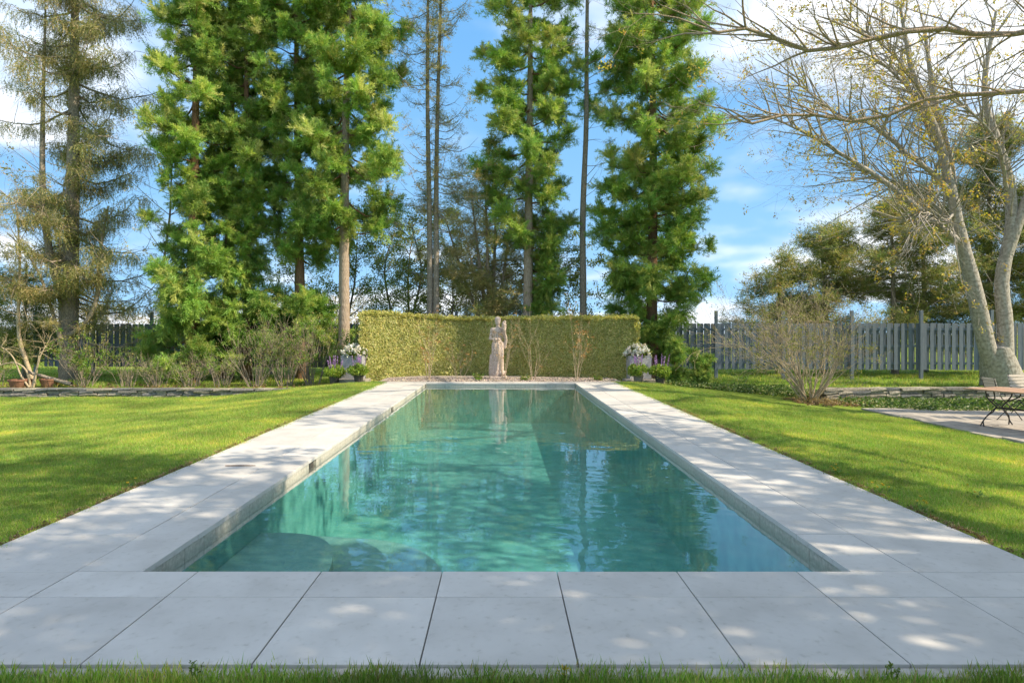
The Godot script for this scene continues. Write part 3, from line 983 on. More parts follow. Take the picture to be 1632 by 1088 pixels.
# ------------------------------------------------------------------ broadleaf trees
func make_beech() -> void:
	rg.seed = 460
	var o := V(17.0, -0.36, 22.0)
	var t := thing("beech_tree", "pale-barked beech with three leaning stems and new yellow leaves beside the fence", "tree", o)
	var b := MB.new()
	var P := func(x: float, y: float, z: float) -> Vector3: return Vector3(x - 17.0, y + 0.36, z)
	var w := 0.03
	b.tube(PackedVector3Array([P.call(17.25, -0.5, 0), P.call(17.12, 0.1, 0), P.call(17.0, 0.6, 0), P.call(16.95, 1.0, 0)]), PackedFloat32Array([0.75, 0.60, 0.52, 0.40]), 14)
	var s1 := path_tube(b, [P.call(16.9, 0.1, 0.05), P.call(16.55, 1.1, 0.1), P.call(16.1, 2.9, 0.2), P.call(15.65, 4.6, 0.2), P.call(15.25, 6.4, 0.2), P.call(14.85, 8.3, 0.1), P.call(14.1, 10.4, 0), P.call(13.7, 12.6, 0)], 0.28, 0.045, 12, w)
	var s2 := path_tube(b, [P.call(16.95, 0.3, -0.2), P.call(16.7, 1.9, -0.4), P.call(16.4, 3.9, -0.6), P.call(16.05, 5.8, -0.7), P.call(15.8, 7.8, -0.7), P.call(15.4, 9.7, -0.8), P.call(15.0, 12.4, -0.8)], 0.26, 0.05, 11, w)
	var s3 := path_tube(b, [P.call(17.15, 0.1, 0.1), P.call(17.2, 1.6, 0.1), P.call(17.15, 3.3, 0), P.call(17.45, 5.0, 0), P.call(17.5, 6.7, -0.1), P.call(17.05, 8.2, -0.1), P.call(16.7, 9.9, -0.2), P.call(17.1, 12.6, -0.2)], 0.27, 0.045, 12, w)
	var s4 := path_tube(b, [P.call(17.3, 4.2, 0), P.call(17.75, 5.6, 0.1), P.call(18.5, 7.8, 0.2), P.call(18.9, 10.6, 0.1)], 0.20, 0.05, 9, w)
	part("trunk", b.mesh(M.bark_beech), t)
	var lb := MB.new()
	var cr := Crown.new()
	var limbs := [
		[[P.call(15.65, 4.5, 0.2), P.call(14.7, 5.05, 0.5), P.call(13.7, 5.6, 0.9), P.call(12.3, 6.5, 1.2), P.call(11.0, 7.2, 1.4), P.call(9.7, 7.9, 1.5), P.call(8.3, 8.5, 1.5)], 0.13],
		[[P.call(15.3, 6.2, 0.2), P.call(14.4, 6.9, 0.5), P.call(13.3, 7.5, 0.8), P.call(12.2, 8.3, 1.0), P.call(11.0, 8.6, 1.1), P.call(9.8, 9.6, 1.0)], 0.10],
		[[P.call(15.9, 7.2, -0.7), P.call(15.0, 8.4, -0.4), P.call(14.2, 9.8, -0.2), P.call(12.6, 10.8, 0.3), P.call(11.0, 11.2, 0.6)], 0.09],
		[[P.call(15.6, 8.8, -0.7), P.call(14.9, 10.3, -0.9), P.call(13.8, 11.6, -0.9), P.call(12.4, 12.6, -0.8)], 0.07],
		[[P.call(16.2, 4.8, -0.6), P.call(15.5, 6.0, -0.9), P.call(14.4, 6.9, -1.2), P.call(13.2, 7.4, -1.4)], 0.07],
		[[P.call(17.4, 6.4, -0.1), P.call(16.6, 7.6, 0.6), P.call(15.6, 8.3, 1.2), P.call(14.2, 9.0, 1.8)], 0.08],
		[[P.call(15.4, 5.6, 0.2), P.call(14.6, 5.2, 0.8), P.call(13.5, 5.4, 1.5), P.call(12.6, 5.0, 2.0)], 0.05]]
	var roots := []
	for l in limbs:
		var q := path_tube(lb, l[0], l[1], 0.018, 8, 0.15, 7)
		roots.append([q, l[1], 2])
	for q in [s1, s2, s3, s4]: roots.append([q, 0.13, 8])
	for rt in roots:
		var q: Array = rt[0]
		for k in range(rt[2], q.size()):
			var p: Vector3 = q[k]
			var dir: Vector3 = (q[k] - q[k - 1]).normalized()
			for j in (3 if rt[1] < 0.13 else 2):
				var tips := []
				var nd := dir.rotated(dir.cross(rdir()).normalized(), rr(0.4, 1.1))
				grow(lb, p, nd, rr(0.9, 2.3), 0.028, 1, 4, 2 if rg.randf() < 0.75 else 3, 0.62, 0.015, 0.2, tips, 0.6)
				for tp in tips:
					if tp[2] >= 3 and rg.randf() < 0.22: leaf_out(cr, T.bud[rg.randi() % 2], any_turn(rr(0.5, 1.2), tp[0], 0.8), gray(0.3))
	part("limbs", lb.mesh(M.bark_beech), t)
	hang_crown(cr, t, "leaves")

# a big tree beside the terrace, mostly outside the frame, whose limbs reach in at the top right
func make_shade_tree() -> void:
	rg.seed = 470
	var t := thing("maple_tree", "large maple whose dark limbs reach in overhead from the right", "tree", V(10.6, -0.36, 2.4))
	var b := MB.new()
	path_tube(b, [Vector3(0, -0.1, 0), Vector3(0.02, 0.4, 0), Vector3(0, 2.0, 0), Vector3(-0.1, 4.2, 0), Vector3(-0.2, 6.0, -0.1)], 0.42, 0.24, 14, 0.03)
	part("trunk", b.mesh(M.bark_grey), t)
	var lb := MB.new()
	var cr := Crown.new()
	var Q := func(x: float, y: float, d: float) -> Vector3: return Vector3(x - 10.6, y + 0.36, 2.4 - d)
	var limbs := [
		[[Q.call(10.5, 4.2, 2.4), Q.call(9.4, 5.5, 6.5), Q.call(8.2, 6.2, 10.0), Q.call(6.9, 6.35, 10.2), Q.call(5.8, 6.2, 10.3), Q.call(4.9, 6.0, 10.2), Q.call(3.9, 6.25, 10.0), Q.call(3.3, 6.1, 9.8)], 0.085, 7],
		[[Q.call(10.5, 3.9, 2.5), Q.call(9.9, 4.6, 6.9), Q.call(8.6, 5.5, 10.6), Q.call(7.4, 5.55, 11.0), Q.call(6.4, 5.2, 11.2), Q.call(5.2, 5.35, 11.2), Q.call(4.3, 5.1, 11.0)], 0.07, 7],
		[[Q.call(10.4, 5.6, 2.4), Q.call(8.6, 7.4, 2.8), Q.call(6.4, 8.6, 3.4), Q.call(4.4, 9.2, 3.8)], 0.18, 1],
		[[Q.call(10.4, 5.9, 2.4), Q.call(9.2, 8.2, 1.4), Q.call(7.4, 9.8, 0.6), Q.call(5.6, 10.6, 0.0)], 0.18, 1],
		[[Q.call(10.5, 5.4, 2.4), Q.call(12.2, 7.2, 2.0), Q.call(14.0, 8.6, 1.4), Q.call(15.6, 9.4, 0.8)], 0.17, 1],
		[[Q.call(10.4, 5.4, 2.3), Q.call(9.8, 7.0, -0.2), Q.call(8.8, 8.4, -2.6), Q.call(7.6, 9.2, -4.4)], 0.17, 1],
		[[Q.call(10.4, 5.2, 2.3), Q.call(9.2, 6.6, 0.6), Q.call(7.8, 7.6, -0.2), Q.call(6.2, 8.2, -0.6)], 0.15, 1],
		[[Q.call(10.4, 5.0, 2.4), Q.call(8.8, 5.9, 2.0), Q.call(7.4, 6.6, 1.6), Q.call(6.0, 7.1, 1.3)], 0.14, 1],
		[[Q.call(10.5, 5.8, 2.5), Q.call(11.2, 7.6, 4.6), Q.call(11.6, 9.0, 6.2), Q.call(12.0, 10.2, 7.4)], 0.15, 1]]
	for n in limbs.size():
		var l: Array = limbs[n]
		var q := path_tube(lb, l[0], l[1], 0.022, 9, 0.12, 6)
		for k in range(maxi(2, l[2]), q.size()):
			var dir: Vector3 = (q[k] - q[k - 1]).normalized()
			for j in 3:
				var tips := []
				var nd := dir.rotated(dir.cross(rdir()).normalized(), rr(0.4, 1.15))
				if n < 2:
					nd.y = absf(nd.y) * (0.5 if rg.randf() < 0.7 else -0.5)
					grow(lb, q[k], nd.normalized(), rr(0.6, 1.5), 0.018, 1, 4, 2, 0.6, 0.03, 0.2, tips, 0.6)
				else:
					grow(lb, q[k], nd, rr(1.2, 2.4), 0.045, 1, 3, 3, 0.7, 0.03, 0.2, tips, 0.6)
				for tp in tips:
					if n < 2:
						if tp[2] >= 3 and rg.randf() < 0.14: leaf_out(cr, T.bud[rg.randi() % 2], any_turn(rr(0.4, 0.75), tp[0], 0.8), gray(0.3))
					elif rg.randf() < 0.32:
						leaf_out(cr, T.young[rg.randi() % 2], any_turn(rr(1.0, 1.9), tp[0] + rv() * 0.2, 0.8), gray(0.25))
	part("limbs", lb.mesh(M.bark_tan), t)
	hang_crown(cr, t, "leaves")

# a tall bare tree right of the frame: its boughs lay the thin shadows on lawn and paving
func make_bare_oak() -> void:
	rg.seed = 480
	var t := thing("oak_tree", "tall nearly bare tree whose upper twigs show along the top right edge", "tree", V(16.2, -0.36, 13.2))
	var b := MB.new()
	path_tube(b, [Vector3(0, -0.1, 0), Vector3(0, 0.5, 0), Vector3(-0.1, 4, 0), Vector3(-0.3, 8, 0.1), Vector3(-0.5, 12, 0), Vector3(-0.6, 17, 0)], 0.40, 0.08, 12, 0.03)
	part("trunk", b.mesh(M.bark_grey), t)
	var lb := MB.new()
	var cr := Crown.new()
	for n in 16:
		var y := lerpf(5.5, 15.5, n / 15.0)
		var a := n * 2.4 + rr(-0.3, 0.3)
		var l := rr(3.0, 5.2)
		var o := Vector3(cos(a), 0, sin(a))
		var p := Vector3(-0.03 * y, y, 0)
		var q := path_tube(lb, [p, p + o * l * 0.35 + Vector3(0, l * 0.22, 0), p + o * l * 0.7 + Vector3(0, l * 0.3, 0) + rv() * 0.3, p + o * l + Vector3(0, l * 0.45, 0) + rv() * 0.4], 0.10, 0.02, 7, 0.15, 6)
		for k in range(3, q.size()):
			var dir: Vector3 = (q[k] - q[k - 1]).normalized()
			var tips := []
			grow(lb, q[k], dir.rotated(dir.cross(rdir()).normalized(), rr(0.5, 1.1)), rr(0.9, 1.8), 0.03, 1, 2, 3, 0.65, 0.03, 0.2, tips, 0.6)
			for tp in tips:
				if tp[2] >= 2 and rg.randf() < 0.15: leaf_out(cr, T.bud[rg.randi() % 2], any_turn(rr(0.5, 1.0), tp[0], 0.8), gray(0.3))
	part("limbs", lb.mesh(M.bark_grey), t)
	hang_crown(cr, t, "leaves")

func far_conifer(label: String, x: float, d: float, hgt: float, reach: float, sd: int, dense: float) -> void:
	rg.seed = sd
	var t := thing("pine_tree", label, "tree", V(x, -0.4, d), 0, "conifers behind the right fence")
	var b := MB.new()
	path_tube(b, [Vector3(0, 0, 0), Vector3(rr(-0.1, 0.1), hgt * 0.4, 0), Vector3(rr(-0.2, 0.2), hgt, 0)], 0.16, 0.03, 8)
	part("trunk", b.mesh(M.bark_grey), t)
	var lb := MB.new()
	var cr := Crown.new()
	var y := hgt * 0.16
	while y < hgt * 1.02:
		var a := rr(0, TAU)
		var f := y / hgt
		var l := reach * rr(0.55, 1.1) * (sin(clampf(f, 0, 1) * 2.5 + 0.55) * 0.75 + 0.25)
		var lp := PackedVector3Array()
		for k in 5:
			var g := k / 4.0
			lp.append(Vector3(cos(a) * l * g, y + l * (0.10 * g - 0.10 * sin(g * 3.0)), sin(a) * l * g) + rv() * 0.05)
		lb.tube(lp, PackedFloat32Array([0.035, 0.028, 0.02, 0.014, 0.006]), 4, Color.WHITE, false)
		for k in range(1, 5):
			for j in 5:
				if rg.randf() < dense: leaf_out(cr, T.spray[rg.randi() % 3] if rg.randf() < 0.72 else T.spray_tan[rg.randi() % 2], any_turn(rr(0.7, 1.35), lp[k] + rv() * 0.3, 0.25), gray(0.3))
			grow(lb, lp[k], (rdir() + Vector3(cos(a), 0, sin(a))).normalized(), rr(0.3, 0.7), 0.01, 3, 3, 0, 0.5, 0, 0.2, [])
		y += rr(0.16, 0.32)
	part("limbs", lb.mesh(M.twig_grey), t)
	hang_crown(cr, t)

func far_broadleaf(label: String, x: float, d: float, hgt: float, sd: int, want: float, set: Array, grp: String, big := 1.0) -> void:
	rg.seed = sd
	var t := thing("young_tree", label, "tree", V(x, -0.35, d), 0, grp)
	var b := MB.new()
	var q := path_tube(b, [Vector3(0, 0, 0), Vector3(rr(-0.2, 0.2), hgt * 0.35, rr(-0.1, 0.1)), Vector3(rr(-0.4, 0.4), hgt * 0.7, 0), Vector3(rr(-0.6, 0.6), hgt, 0)], 0.085, 0.02, 7, 0.1)
	part("trunk", b.mesh(M.bark_grey), t)
	var lb := MB.new()
	var cr := Crown.new()
	for k in range(3, q.size()):
		for j in 3:
			var a := rr(0, TAU)
			var tips := []
			grow(lb, q[k], Vector3(cos(a), rr(0.2, 0.9), sin(a)).normalized(), rr(0.7, 1.6) * big, 0.02, 2, 4, 3, 0.6, 0.05, 0.22, tips)
			for tp in tips:
				if rg.randf() < want: leaf_out(cr, set[rg.randi() % set.size()], any_turn(rr(0.45, 0.95) * big, tp[0], 0.6), gray(0.3))
	part("limbs", lb.mesh(M.twig_grey), t)
	hang_crown(cr, t, "leaves")

func make_far_trees() -> void:
	var rt := [
		["low spreading conifer at the open sky edge behind the right fence", 12.2, 28.2, 5.0, 2.7, 0.62],
		["rounded olive conifer behind the bare shrub and the right fence", 14.7, 29.2, 6.4, 3.0, 0.68],
		["brownish open conifer behind the middle of the right fence", 17.3, 28.2, 7.2, 3.0, 0.58],
		["olive conifer just left of the leaning beech stems", 19.8, 30.0, 8.6, 3.3, 0.7],
		["tall dark conifer behind the leaning beech stems", 22.0, 28.8, 11.0, 3.4, 0.75],
		["dark conifer at the right edge beyond the beech", 24.8, 28.0, 12.0, 3.4, 0.8]]
	for i in rt.size():
		var a: Array = rt[i]
		far_conifer(a[0], a[1], a[2], a[3], a[4], 500 + i, a[5])
	var lt := [
		["slim dark-leaved young tree behind the fence left of the tan cedar trunk", -7.0, 29.5, 6.2],
		["dark-leaved young tree directly right of the tan cedar trunk behind the fence", -5.2, 30.5, 7.0],
		["leafy young tree above the left end of the clipped hedge", -3.9, 29.0, 6.6],
		["short green young tree behind the hedge beside the larch", -2.4, 28.6, 4.2],
		["small leafy tree behind the hedge right of the pale cedar trunk", 2.3, 28.2, 4.6],
		["pale green young tree behind the hedge just left of the statue", -1.3, 30.5, 6.4],
		["pale green young tree in the gap between larch and tan cedar trunk", -4.6, 31.5, 6.8]]
	for i in lt.size():
		var a: Array = lt[i]
		far_broadleaf(a[0], a[1], a[2], a[3], 520 + i, 0.55, T.dark if i < 3 else T.young, "young trees behind the fence")
	far_broadleaf("bare budding tree at the upper left corner beyond the spruce", -22.0, 26.5, 11.5, 540, 0.14, T.bud, "", 1.7)
	far_broadleaf("golden budding tree between the spruce and the leftmost cedar", -14.6, 28.0, 10.5, 541, 0.32, T.bud, "budding trees around the spruce", 1.5)
	far_broadleaf("golden budding tree left of the big spruce behind the fence", -19.6, 28.5, 10.0, 542, 0.32, T.bud, "budding trees around the spruce", 1.5)
	far_broadleaf("olive budding tree behind the fence under the cedar trunks", -9.2, 29.5, 5.5, 543, 0.5, T.dark, "budding trees around the spruce", 1.1)
	far_conifer2()
	# the far hedgerow: one mass of pale brush and budding trees
	rg.seed = 560
	var places := []
	var tints := []
	for k in 900:
		var x := rr(-52, -7) if k < 620 else rr(-7, 46)
		var d := rr(44, 56)
		var hh := (3.2 + 1.6 * sin(x * 0.35) + 0.8 * sin(x * 1.1 + 2.0)) if x < -7 else (0.9 + 0.4 * sin(x * 0.9))
		places.append(any_turn(rr(0.8, 1.9) * (1.0 if x < -7 else 0.6), V(x, -0.4 + hh * pow(rg.randf(), 0.8), d), 0.6))
		tints.append(gray(0.25))
	var t := thing("far_woodland", "pale brown far hedgerow seen over and through the fence", "woodland", Vector3.ZERO, 0, "", "stuff")
	many("brush", T.brush[0], places, tints, t)

func far_conifer2() -> void:
	rg.seed = 545
	var t := thing("hemlock_tree", "dark low evergreen at the left edge in front of the fence", "tree", V(-18.3, -0.35, 24.6))
	var b := MB.new()
	path_tube(b, [Vector3(0, 0, 0), Vector3(0.05, 2.2, 0), Vector3(0.1, 4.6, 0)], 0.09, 0.02, 7)
	part("trunk", b.mesh(M.bark_grey), t)
	var cr := Crown.new()
	for k in 150:
		var y := rr(0.7, 4.2)
		var a := rr(0, TAU)
		var l := rr(0.2, 1.6)
		leaf_out(cr, T.spray[rg.randi() % 3], any_turn(rr(0.6, 1.1), Vector3(cos(a) * l, y, sin(a) * l), 0.25), Color(0.6, 0.7, 0.65))
	hang_crown(cr, t)

# ------------------------------------------------------------------ shrubs
func shrub(called: String, label: String, cat: String, x: float, d: float, stems: int, hgt: float, spread: float, mt: String, set: Array, want: float, sd: int, grp := "", ls := 1.0, lvl0 := 2, kids := 3, base_r := 0.10, rad := 0.012, wob := 0.12) -> void:
	rg.seed = sd
	var t := thing(called, label, cat, V(x, ground_y(x, d), d), 0, grp)
	var b := MB.new()
	var cr := Crown.new()
	for s in stems:
		var a := rr(0, TAU)
		var p := Vector3(cos(a), 0, sin(a)) * base_r * sqrt(rg.randf())
		var sp := spread * rr(0.2, 1.0)
		var dir := Vector3(cos(a) * sp, 1.0, sin(a) * sp).normalized()
		var tips := []
		grow(b, p - dir * 0.05, dir, hgt * rr(0.55, 0.95), rad * rr(0.7, 1.2), lvl0, 4, kids, 0.45 + wob, 0.03, wob, tips, 0.6)
		for tp in tips:
			if rg.randf() < want and set.size() > 0: leaf_out(cr, set[rg.randi() % set.size()], any_turn(ls * rr(0.6, 1.2), tp[0], 0.8), gray(0.25))
	part("stems", b.mesh(M[mt]), t)
	hang_crown(cr, t, "leaves")

func make_shrubs() -> void:
	# the big vase-shaped shrub by the stone wall
	shrub("vase_shrub", "large vase-shaped shrub of bare pale stems with tiny olive buds", "shrub", 8.65, 18.0, 30, 2.0, 0.95, "twig_tan", T.olive_bud, 0.22, 600, "", 1.0, 0, 3, 0.22, 0.024, 0.24)
	# twiggy border along the left stone wall
	var row := [
		["low bare twiggy shrub at the far left beside the terracotta bowls", -16.9, 21.4, 16, 0.85, 0.7, 0.3],
		["shrub with fresh green leaves at the foot of the big spruce", -14.0, 21.6, 22, 1.15, 0.75, 0.75],
		["dry twiggy shrub between the green-leaved shrub and the leftmost cedar", -12.7, 21.7, 20, 0.75, 0.6, 0.12],
		["dry twiggy shrub in front of the leftmost cedar", -11.6, 21.6, 24, 0.72, 0.7, 0.08],
		["dry twiggy shrub under the second cedar from the spruce", -10.5, 21.7, 24, 0.75, 0.7, 0.08],
		["grey twiggy shrub leaning out under the low cedar clump", -9.4, 21.6, 24, 0.8, 0.75, 0.1],
		["tall budding shrub with fanned bare stems under the cedars", -8.3, 21.7, 28, 1.5, 0.55, 0.22],
		["tall budding shrub in the middle of the three fanned shrubs", -7.4, 21.9, 28, 1.55, 0.45, 0.28],
		["tall budding shrub beside the salvia pots, nearest the hedge", -6.5, 22.1, 26, 1.5, 0.4, 0.35],
		["green-leaved shrub behind the planter at the left hedge end", -5.5, 22.6, 22, 1.25, 0.4, 0.6]]
	for i in row.size():
		var a: Array = row[i]
		shrub("border_shrub", a[0], "shrub", a[1], a[2], a[3], a[4], a[5], "twig_grey", T.sprout, a[6], 610 + i, "shrubs along the left stone wall", 1.0, 2, 3, 0.25, 0.013)
	# pale bent shrub among the bowls
	rg.seed = 630
	var t := thing("bent_shrub", "pale crooked shrub with bent bare stems in front of the fence", "shrub", V(-15.55, -0.28, 21.2))
	var b := MB.new()
	var tips := []
	for l in [[Vector3(0.1, 0, 0), Vector3(0.2, 0.5, 0), Vector3(0.35, 1.0, 0.05), Vector3(0.55, 1.45, 0)], [Vector3(0, 0, 0), Vector3(-0.1, 0.55, 0.05), Vector3(-0.35, 0.8, 0.1), Vector3(-0.8, 0.78, 0.1), Vector3(-1.1, 0.62, 0.1)], [Vector3(0.05, 0, 0), Vector3(0.15, 0.7, -0.1), Vector3(0.25, 1.3, -0.1)], [Vector3(0.0, 0, 0.05), Vector3(-0.25, 0.4, 0.1), Vector3(-0.5, 1.0, 0.1), Vector3(-0.9, 1.35, 0.1)]]:
		var q := path_tube(b, l, 0.035, 0.014, 6, 0.15)
		for k in 5:
			grow(b, q[q.size() - 1 - k % 3], (rdir() + Vector3(0, 0.5, 0)).normalized(), rr(0.25, 0.5), 0.012, 2, 4, 3, 0.7, 0.03, 0.25, tips)
	part("stems", b.mesh(M.twig_tan), t)
	# pale thin leaning tree at the left edge
	rg.seed = 633
	t = thing("leaning_sapling", "thin pale leaning sapling at the left edge of the fence", "tree", V(-17.0, -0.3, 22.6))
	b = MB.new()
	var cr := Crown.new()
	var q2 := path_tube(b, [Vector3(0.55, 0, 0), Vector3(0.25, 0.9, 0), Vector3(0.02, 1.7, 0), Vector3(0.0, 3.0, 0), Vector3(0.12, 4.6, 0.1), Vector3(-0.1, 6.4, 0)], 0.075, 0.02, 7)
	tips = []
	for k in range(6, q2.size()):
		for j in 2: grow(b, q2[k], (rdir() + Vector3(0, 0.4, 0)).normalized(), rr(0.6, 1.3), 0.018, 2, 4, 3, 0.6, 0.0, 0.2, tips)
	for tp in tips:
		if rg.randf() < 0.35: leaf_out(cr, T.spray_tan[rg.randi() % 2], any_turn(rr(0.3, 0.6), tp[0]), gray(0.25))
	part("trunk", b.mesh(M.twig_tan), t)
	hang_crown(cr, t, "leaves")
	# roses in the gravel bed
	var roses := [
		["dry rose bush with rusty leaves in front of the left third of the hedge", -2.35, 20.7, 5, 1.45, 0.16, 0.5],
		["small reddish rose bush left of the statue", -1.35, 20.75, 4, 0.8, 0.35, 0.3],
		["climbing rose with bare canes growing over the statue", 0.06, 20.72, 6, 1.5, 0.13, 0.18],
		["tall bare-caned rose bush right of the statue", 1.02, 20.7, 4, 1.5, 0.22, 0.12],
		["rose bush with dry tan leaves in front of the right half of the hedge", 2.42, 20.7, 5, 1.55, 0.18, 0.6]]
	T.rust = [leaf_cluster(640, 9, 0.08, 0.06, 0.017, [Color(0.42, 0.24, 0.07), Color(0.36, 0.18, 0.06), Color(0.46, 0.32, 0.12)])]
	for i in roses.size():
		var a: Array = roses[i]
		shrub("rose_bush", a[0], "rose", a[1], a[2], a[3], a[4], a[5], "twig_tan", T.rust, a[6], 641 + i, "roses in front of the hedge", 1.0, 2, 3, 0.06, 0.013)
	var small := [
		["small bright green seedling at the statue's left foot", -0.75, 20.55], ["small bright green seedling right of the statue", 0.75, 20.5],
		["small bright green seedling under the tan-leaved rose", 3.1, 20.55]]
	for i in small.size():
		shrub("seedling", small[i][0], "plant", small[i][1], small[i][2], 6, 0.2, 0.9, "twig_tan", T.sprout, 1.0, 660 + i, "green seedlings in the bed", 0.9, 3, 3, 0.05, 0.005)
	# feathery young cedars at the right end of the hedge
	for i in 2:
		rg.seed = 670 + i
		var a: Array = [["feathery young cedar on the lawn edge before the right fence", 6.55, 21.2, 1.15], ["bushy young cedar nearest the right fence post", 5.9, 21.9, 1.5]][i]
		var s := thing("young_cedar", a[0], "shrub", V(a[1], -0.28, a[2]), 0, "young cedars by the hedge")
		var sb := MB.new()
		sb.tube(PackedVector3Array([Vector3(0, 0, 0), Vector3(0.02, a[3] * 0.5, 0), Vector3(0, a[3], 0)]), PackedFloat32Array([0.03, 0.022, 0.008]), 6)
		part("trunk", sb.mesh(M.bark_red), s)
		var c2 := Crown.new()
		for k in 26:
			var y: float = rr(0.12, a[3])
			var an := rr(0, TAU)
			var l: float = rr(0.1, 0.5) * (1.15 - 0.6 * y / a[3])
			leaf_out(c2, T.plume_droop[rg.randi() % 2] if rg.randf() < 0.5 else T.plume[rg.randi() % 3], any_turn(rr(0.35, 0.6), Vector3(cos(an) * l, y, sin(an) * l)), gray(0.2))
		hang_crown(c2, s)
	# ivy and ground cover
	var gc := [leaf_cluster(680, 26, 0.16, 0.075, 0.03, [Color(0.13, 0.23, 0.05), Color(0.19, 0.29, 0.06), Color(0.42, 0.45, 0.24), Color(0.10, 0.17, 0.04)])]
	for z in 2:
		rg.seed = 681 + z
		var places := []
		var tints := []
		for k in (1700 if z == 0 else 1700):
			var x := 0.0
			var d := 0.0
			if z == 0:
				d = rr(18.3, 21.3)
				x = lerpf(4.6, 9.4, rg.randf())
				if d < 21.0 - (x - 4.6) * 0.55 + rr(-0.15, 0.15): continue
			else:
				x = rr(9.1, 15.5)
				d = rr(15.2, 17.5)
				if x < 9.6 + 0.4 * sin(d * 3.0) and d < 16.6: continue
			places.append(any_turn(rr(0.6, 1.0), V(x, ground_y(x, d) + (rr(0.02, 0.10) if z == 0 else rr(-0.02, 0.05)), d), 0.4))
			tints.append(gray(0.3))
		var s := thing("ground_cover", ["low leafy ground cover between the lawn and the right fence", "glossy ivy bed below the right stone wall"][z], "ground cover", Vector3.ZERO, 0, "", "stuff")
		many("ivy_leaves", gc[0], places, tints, s)

# ------------------------------------------------------------------ the clipped hedge
func hedge_d(x: float) -> float:      # depth of the front face: a shallow bow that opens towards the pool
	var u := x + 1.45
	return 23.2 - (2.0 * pow(u / 5.85, 1.12) if u > 0 else 2.0 * pow(-u / 3.1, 1.7))

func make_hedge() -> void:
	rg.seed = 700
	var t := thing("clipped_hedge", "long curved clipped yellow-green hedge behind the statue", "hedge")
	var hc := func(x: float) -> float: return 2.02 + (0.14 * smoothstep(-1.0, -4.4, x))
	var b := MB.new()
	var prev := []
	for i in 61:
		var x := lerpf(-4.5, 4.36, i / 60.0)
		var d := hedge_d(x) + 0.07
		var top: float = hc.call(x) - 0.05
		var row := [V(x, -0.15, d), V(x, top, d + 0.04), V(x, top, d + 0.9), V(x, -0.15, d + 0.95)]
		if i > 0:
			for k in 3: b.quad(prev[k], prev[k + 1], row[k + 1], row[k])
		else: b.quad(row[0], row[3], row[2], row[1])
		prev = row
	b.quad(prev[0], prev[1], prev[2], prev[3])
	mat("hedge_core", noise_tex(71, 0.06, [[0.0, 0.20, 0.21, 0.06], [1.0, 0.34, 0.34, 0.11]], 256), Vector3(2, 2, 2), 0.95)
	part("branches", b.mesh(M.hedge_core), t)
	var pal := [Color(0.47, 0.47, 0.14), Color(0.56, 0.54, 0.19), Color(0.37, 0.39, 0.10), Color(0.63, 0.60, 0.26)]
	# clipped leaves lie mostly flat to the shorn face (the face looks along +z)
	var cl := []
	for k in 3:
		rg.seed = 710 + k
		var lb := MB.new()
		lb.smooth = false
		for s in 34:
			var an := rr(0, TAU)
			var ld := Vector3(cos(an), sin(an), rr(-0.25, 0.65)).normalized()
			var sd := ld.cross(Vector3(rr(-0.6, 0.6), rr(-0.6, 0.6), 1.0)).normalized()
			var q := rr(0, TAU)
			lb.leaf(Vector3(cos(q), sin(q), 0) * 0.11 * sqrt(rg.randf()) + Vector3(0, 0, rr(-0.05, 0.03)), ld, sd, rr(0.035, 0.07), rr(0.014, 0.024), vary(pal[rg.randi() % 4], 0.2), 0.5)
		cl.append(lb.mesh(M.leaf))
	var cr := Crown.new()
	rg.seed = 720
	var n := FastNoiseLite.new()
	n.seed = 4; n.frequency = 1.2
	for k in 9500:
		var face := Basis.IDENTITY
		var x := rr(-4.62, 4.48)
		var top: float = hc.call(x)
		var d := hedge_d(x)
		var p: Vector3
		var u := rg.randf()
		if u < 0.70:
			var y := rr(-0.12, top)
			p = V(x, y, d + 0.03 + 0.035 * n.get_noise_2d(x * 2.0, y * 2.0) + (0.06 if y > top - 0.05 else 0.0) - (0.05 * (1.0 - y / top)))
		elif u < 0.90:
			face = Basis(Vector3.RIGHT, -PI / 2)
			p = V(x, top - rr(0.0, 0.03) + (rr(0.03, 0.11) if rg.randf() < 0.05 else 0.0) + 0.05 * n.get_noise_2d(x * 2.0, 7.0), d + rr(0.0, 0.95))
		elif u < 0.95:
			face = Basis(Vector3.UP, -PI / 2)
			p = V(-4.55 + rr(-0.05, 0.05), rr(-0.1, hc.call(-4.5)), hedge_d(-4.5) + rr(0, 0.9))
		else:
			face = Basis(Vector3.UP, PI / 2)
			p = V(4.42 + rr(-0.05, 0.05), rr(-0.1, hc.call(4.4)), hedge_d(4.4) + rr(0, 0.9))
		if u < 0.70: face = Basis(Vector3.UP, atan((hedge_d(x + 0.1) - hedge_d(x - 0.1)) / -0.2) * -1.0)
		leaf_out(cr, cl[rg.randi() % 3], Transform3D((face * Basis(Vector3.BACK, rr(0, TAU)) * Basis(Vector3.RIGHT, rr(-0.25, 0.25))).scaled(Vector3.ONE * rr(0.8, 1.3)), p), gray(0.22))
	hang_crown(cr, t, "leaves")

# ------------------------------------------------------------------ fence
func fence_d(x: float) -> float:
	return 26.5 - 0.072 * x

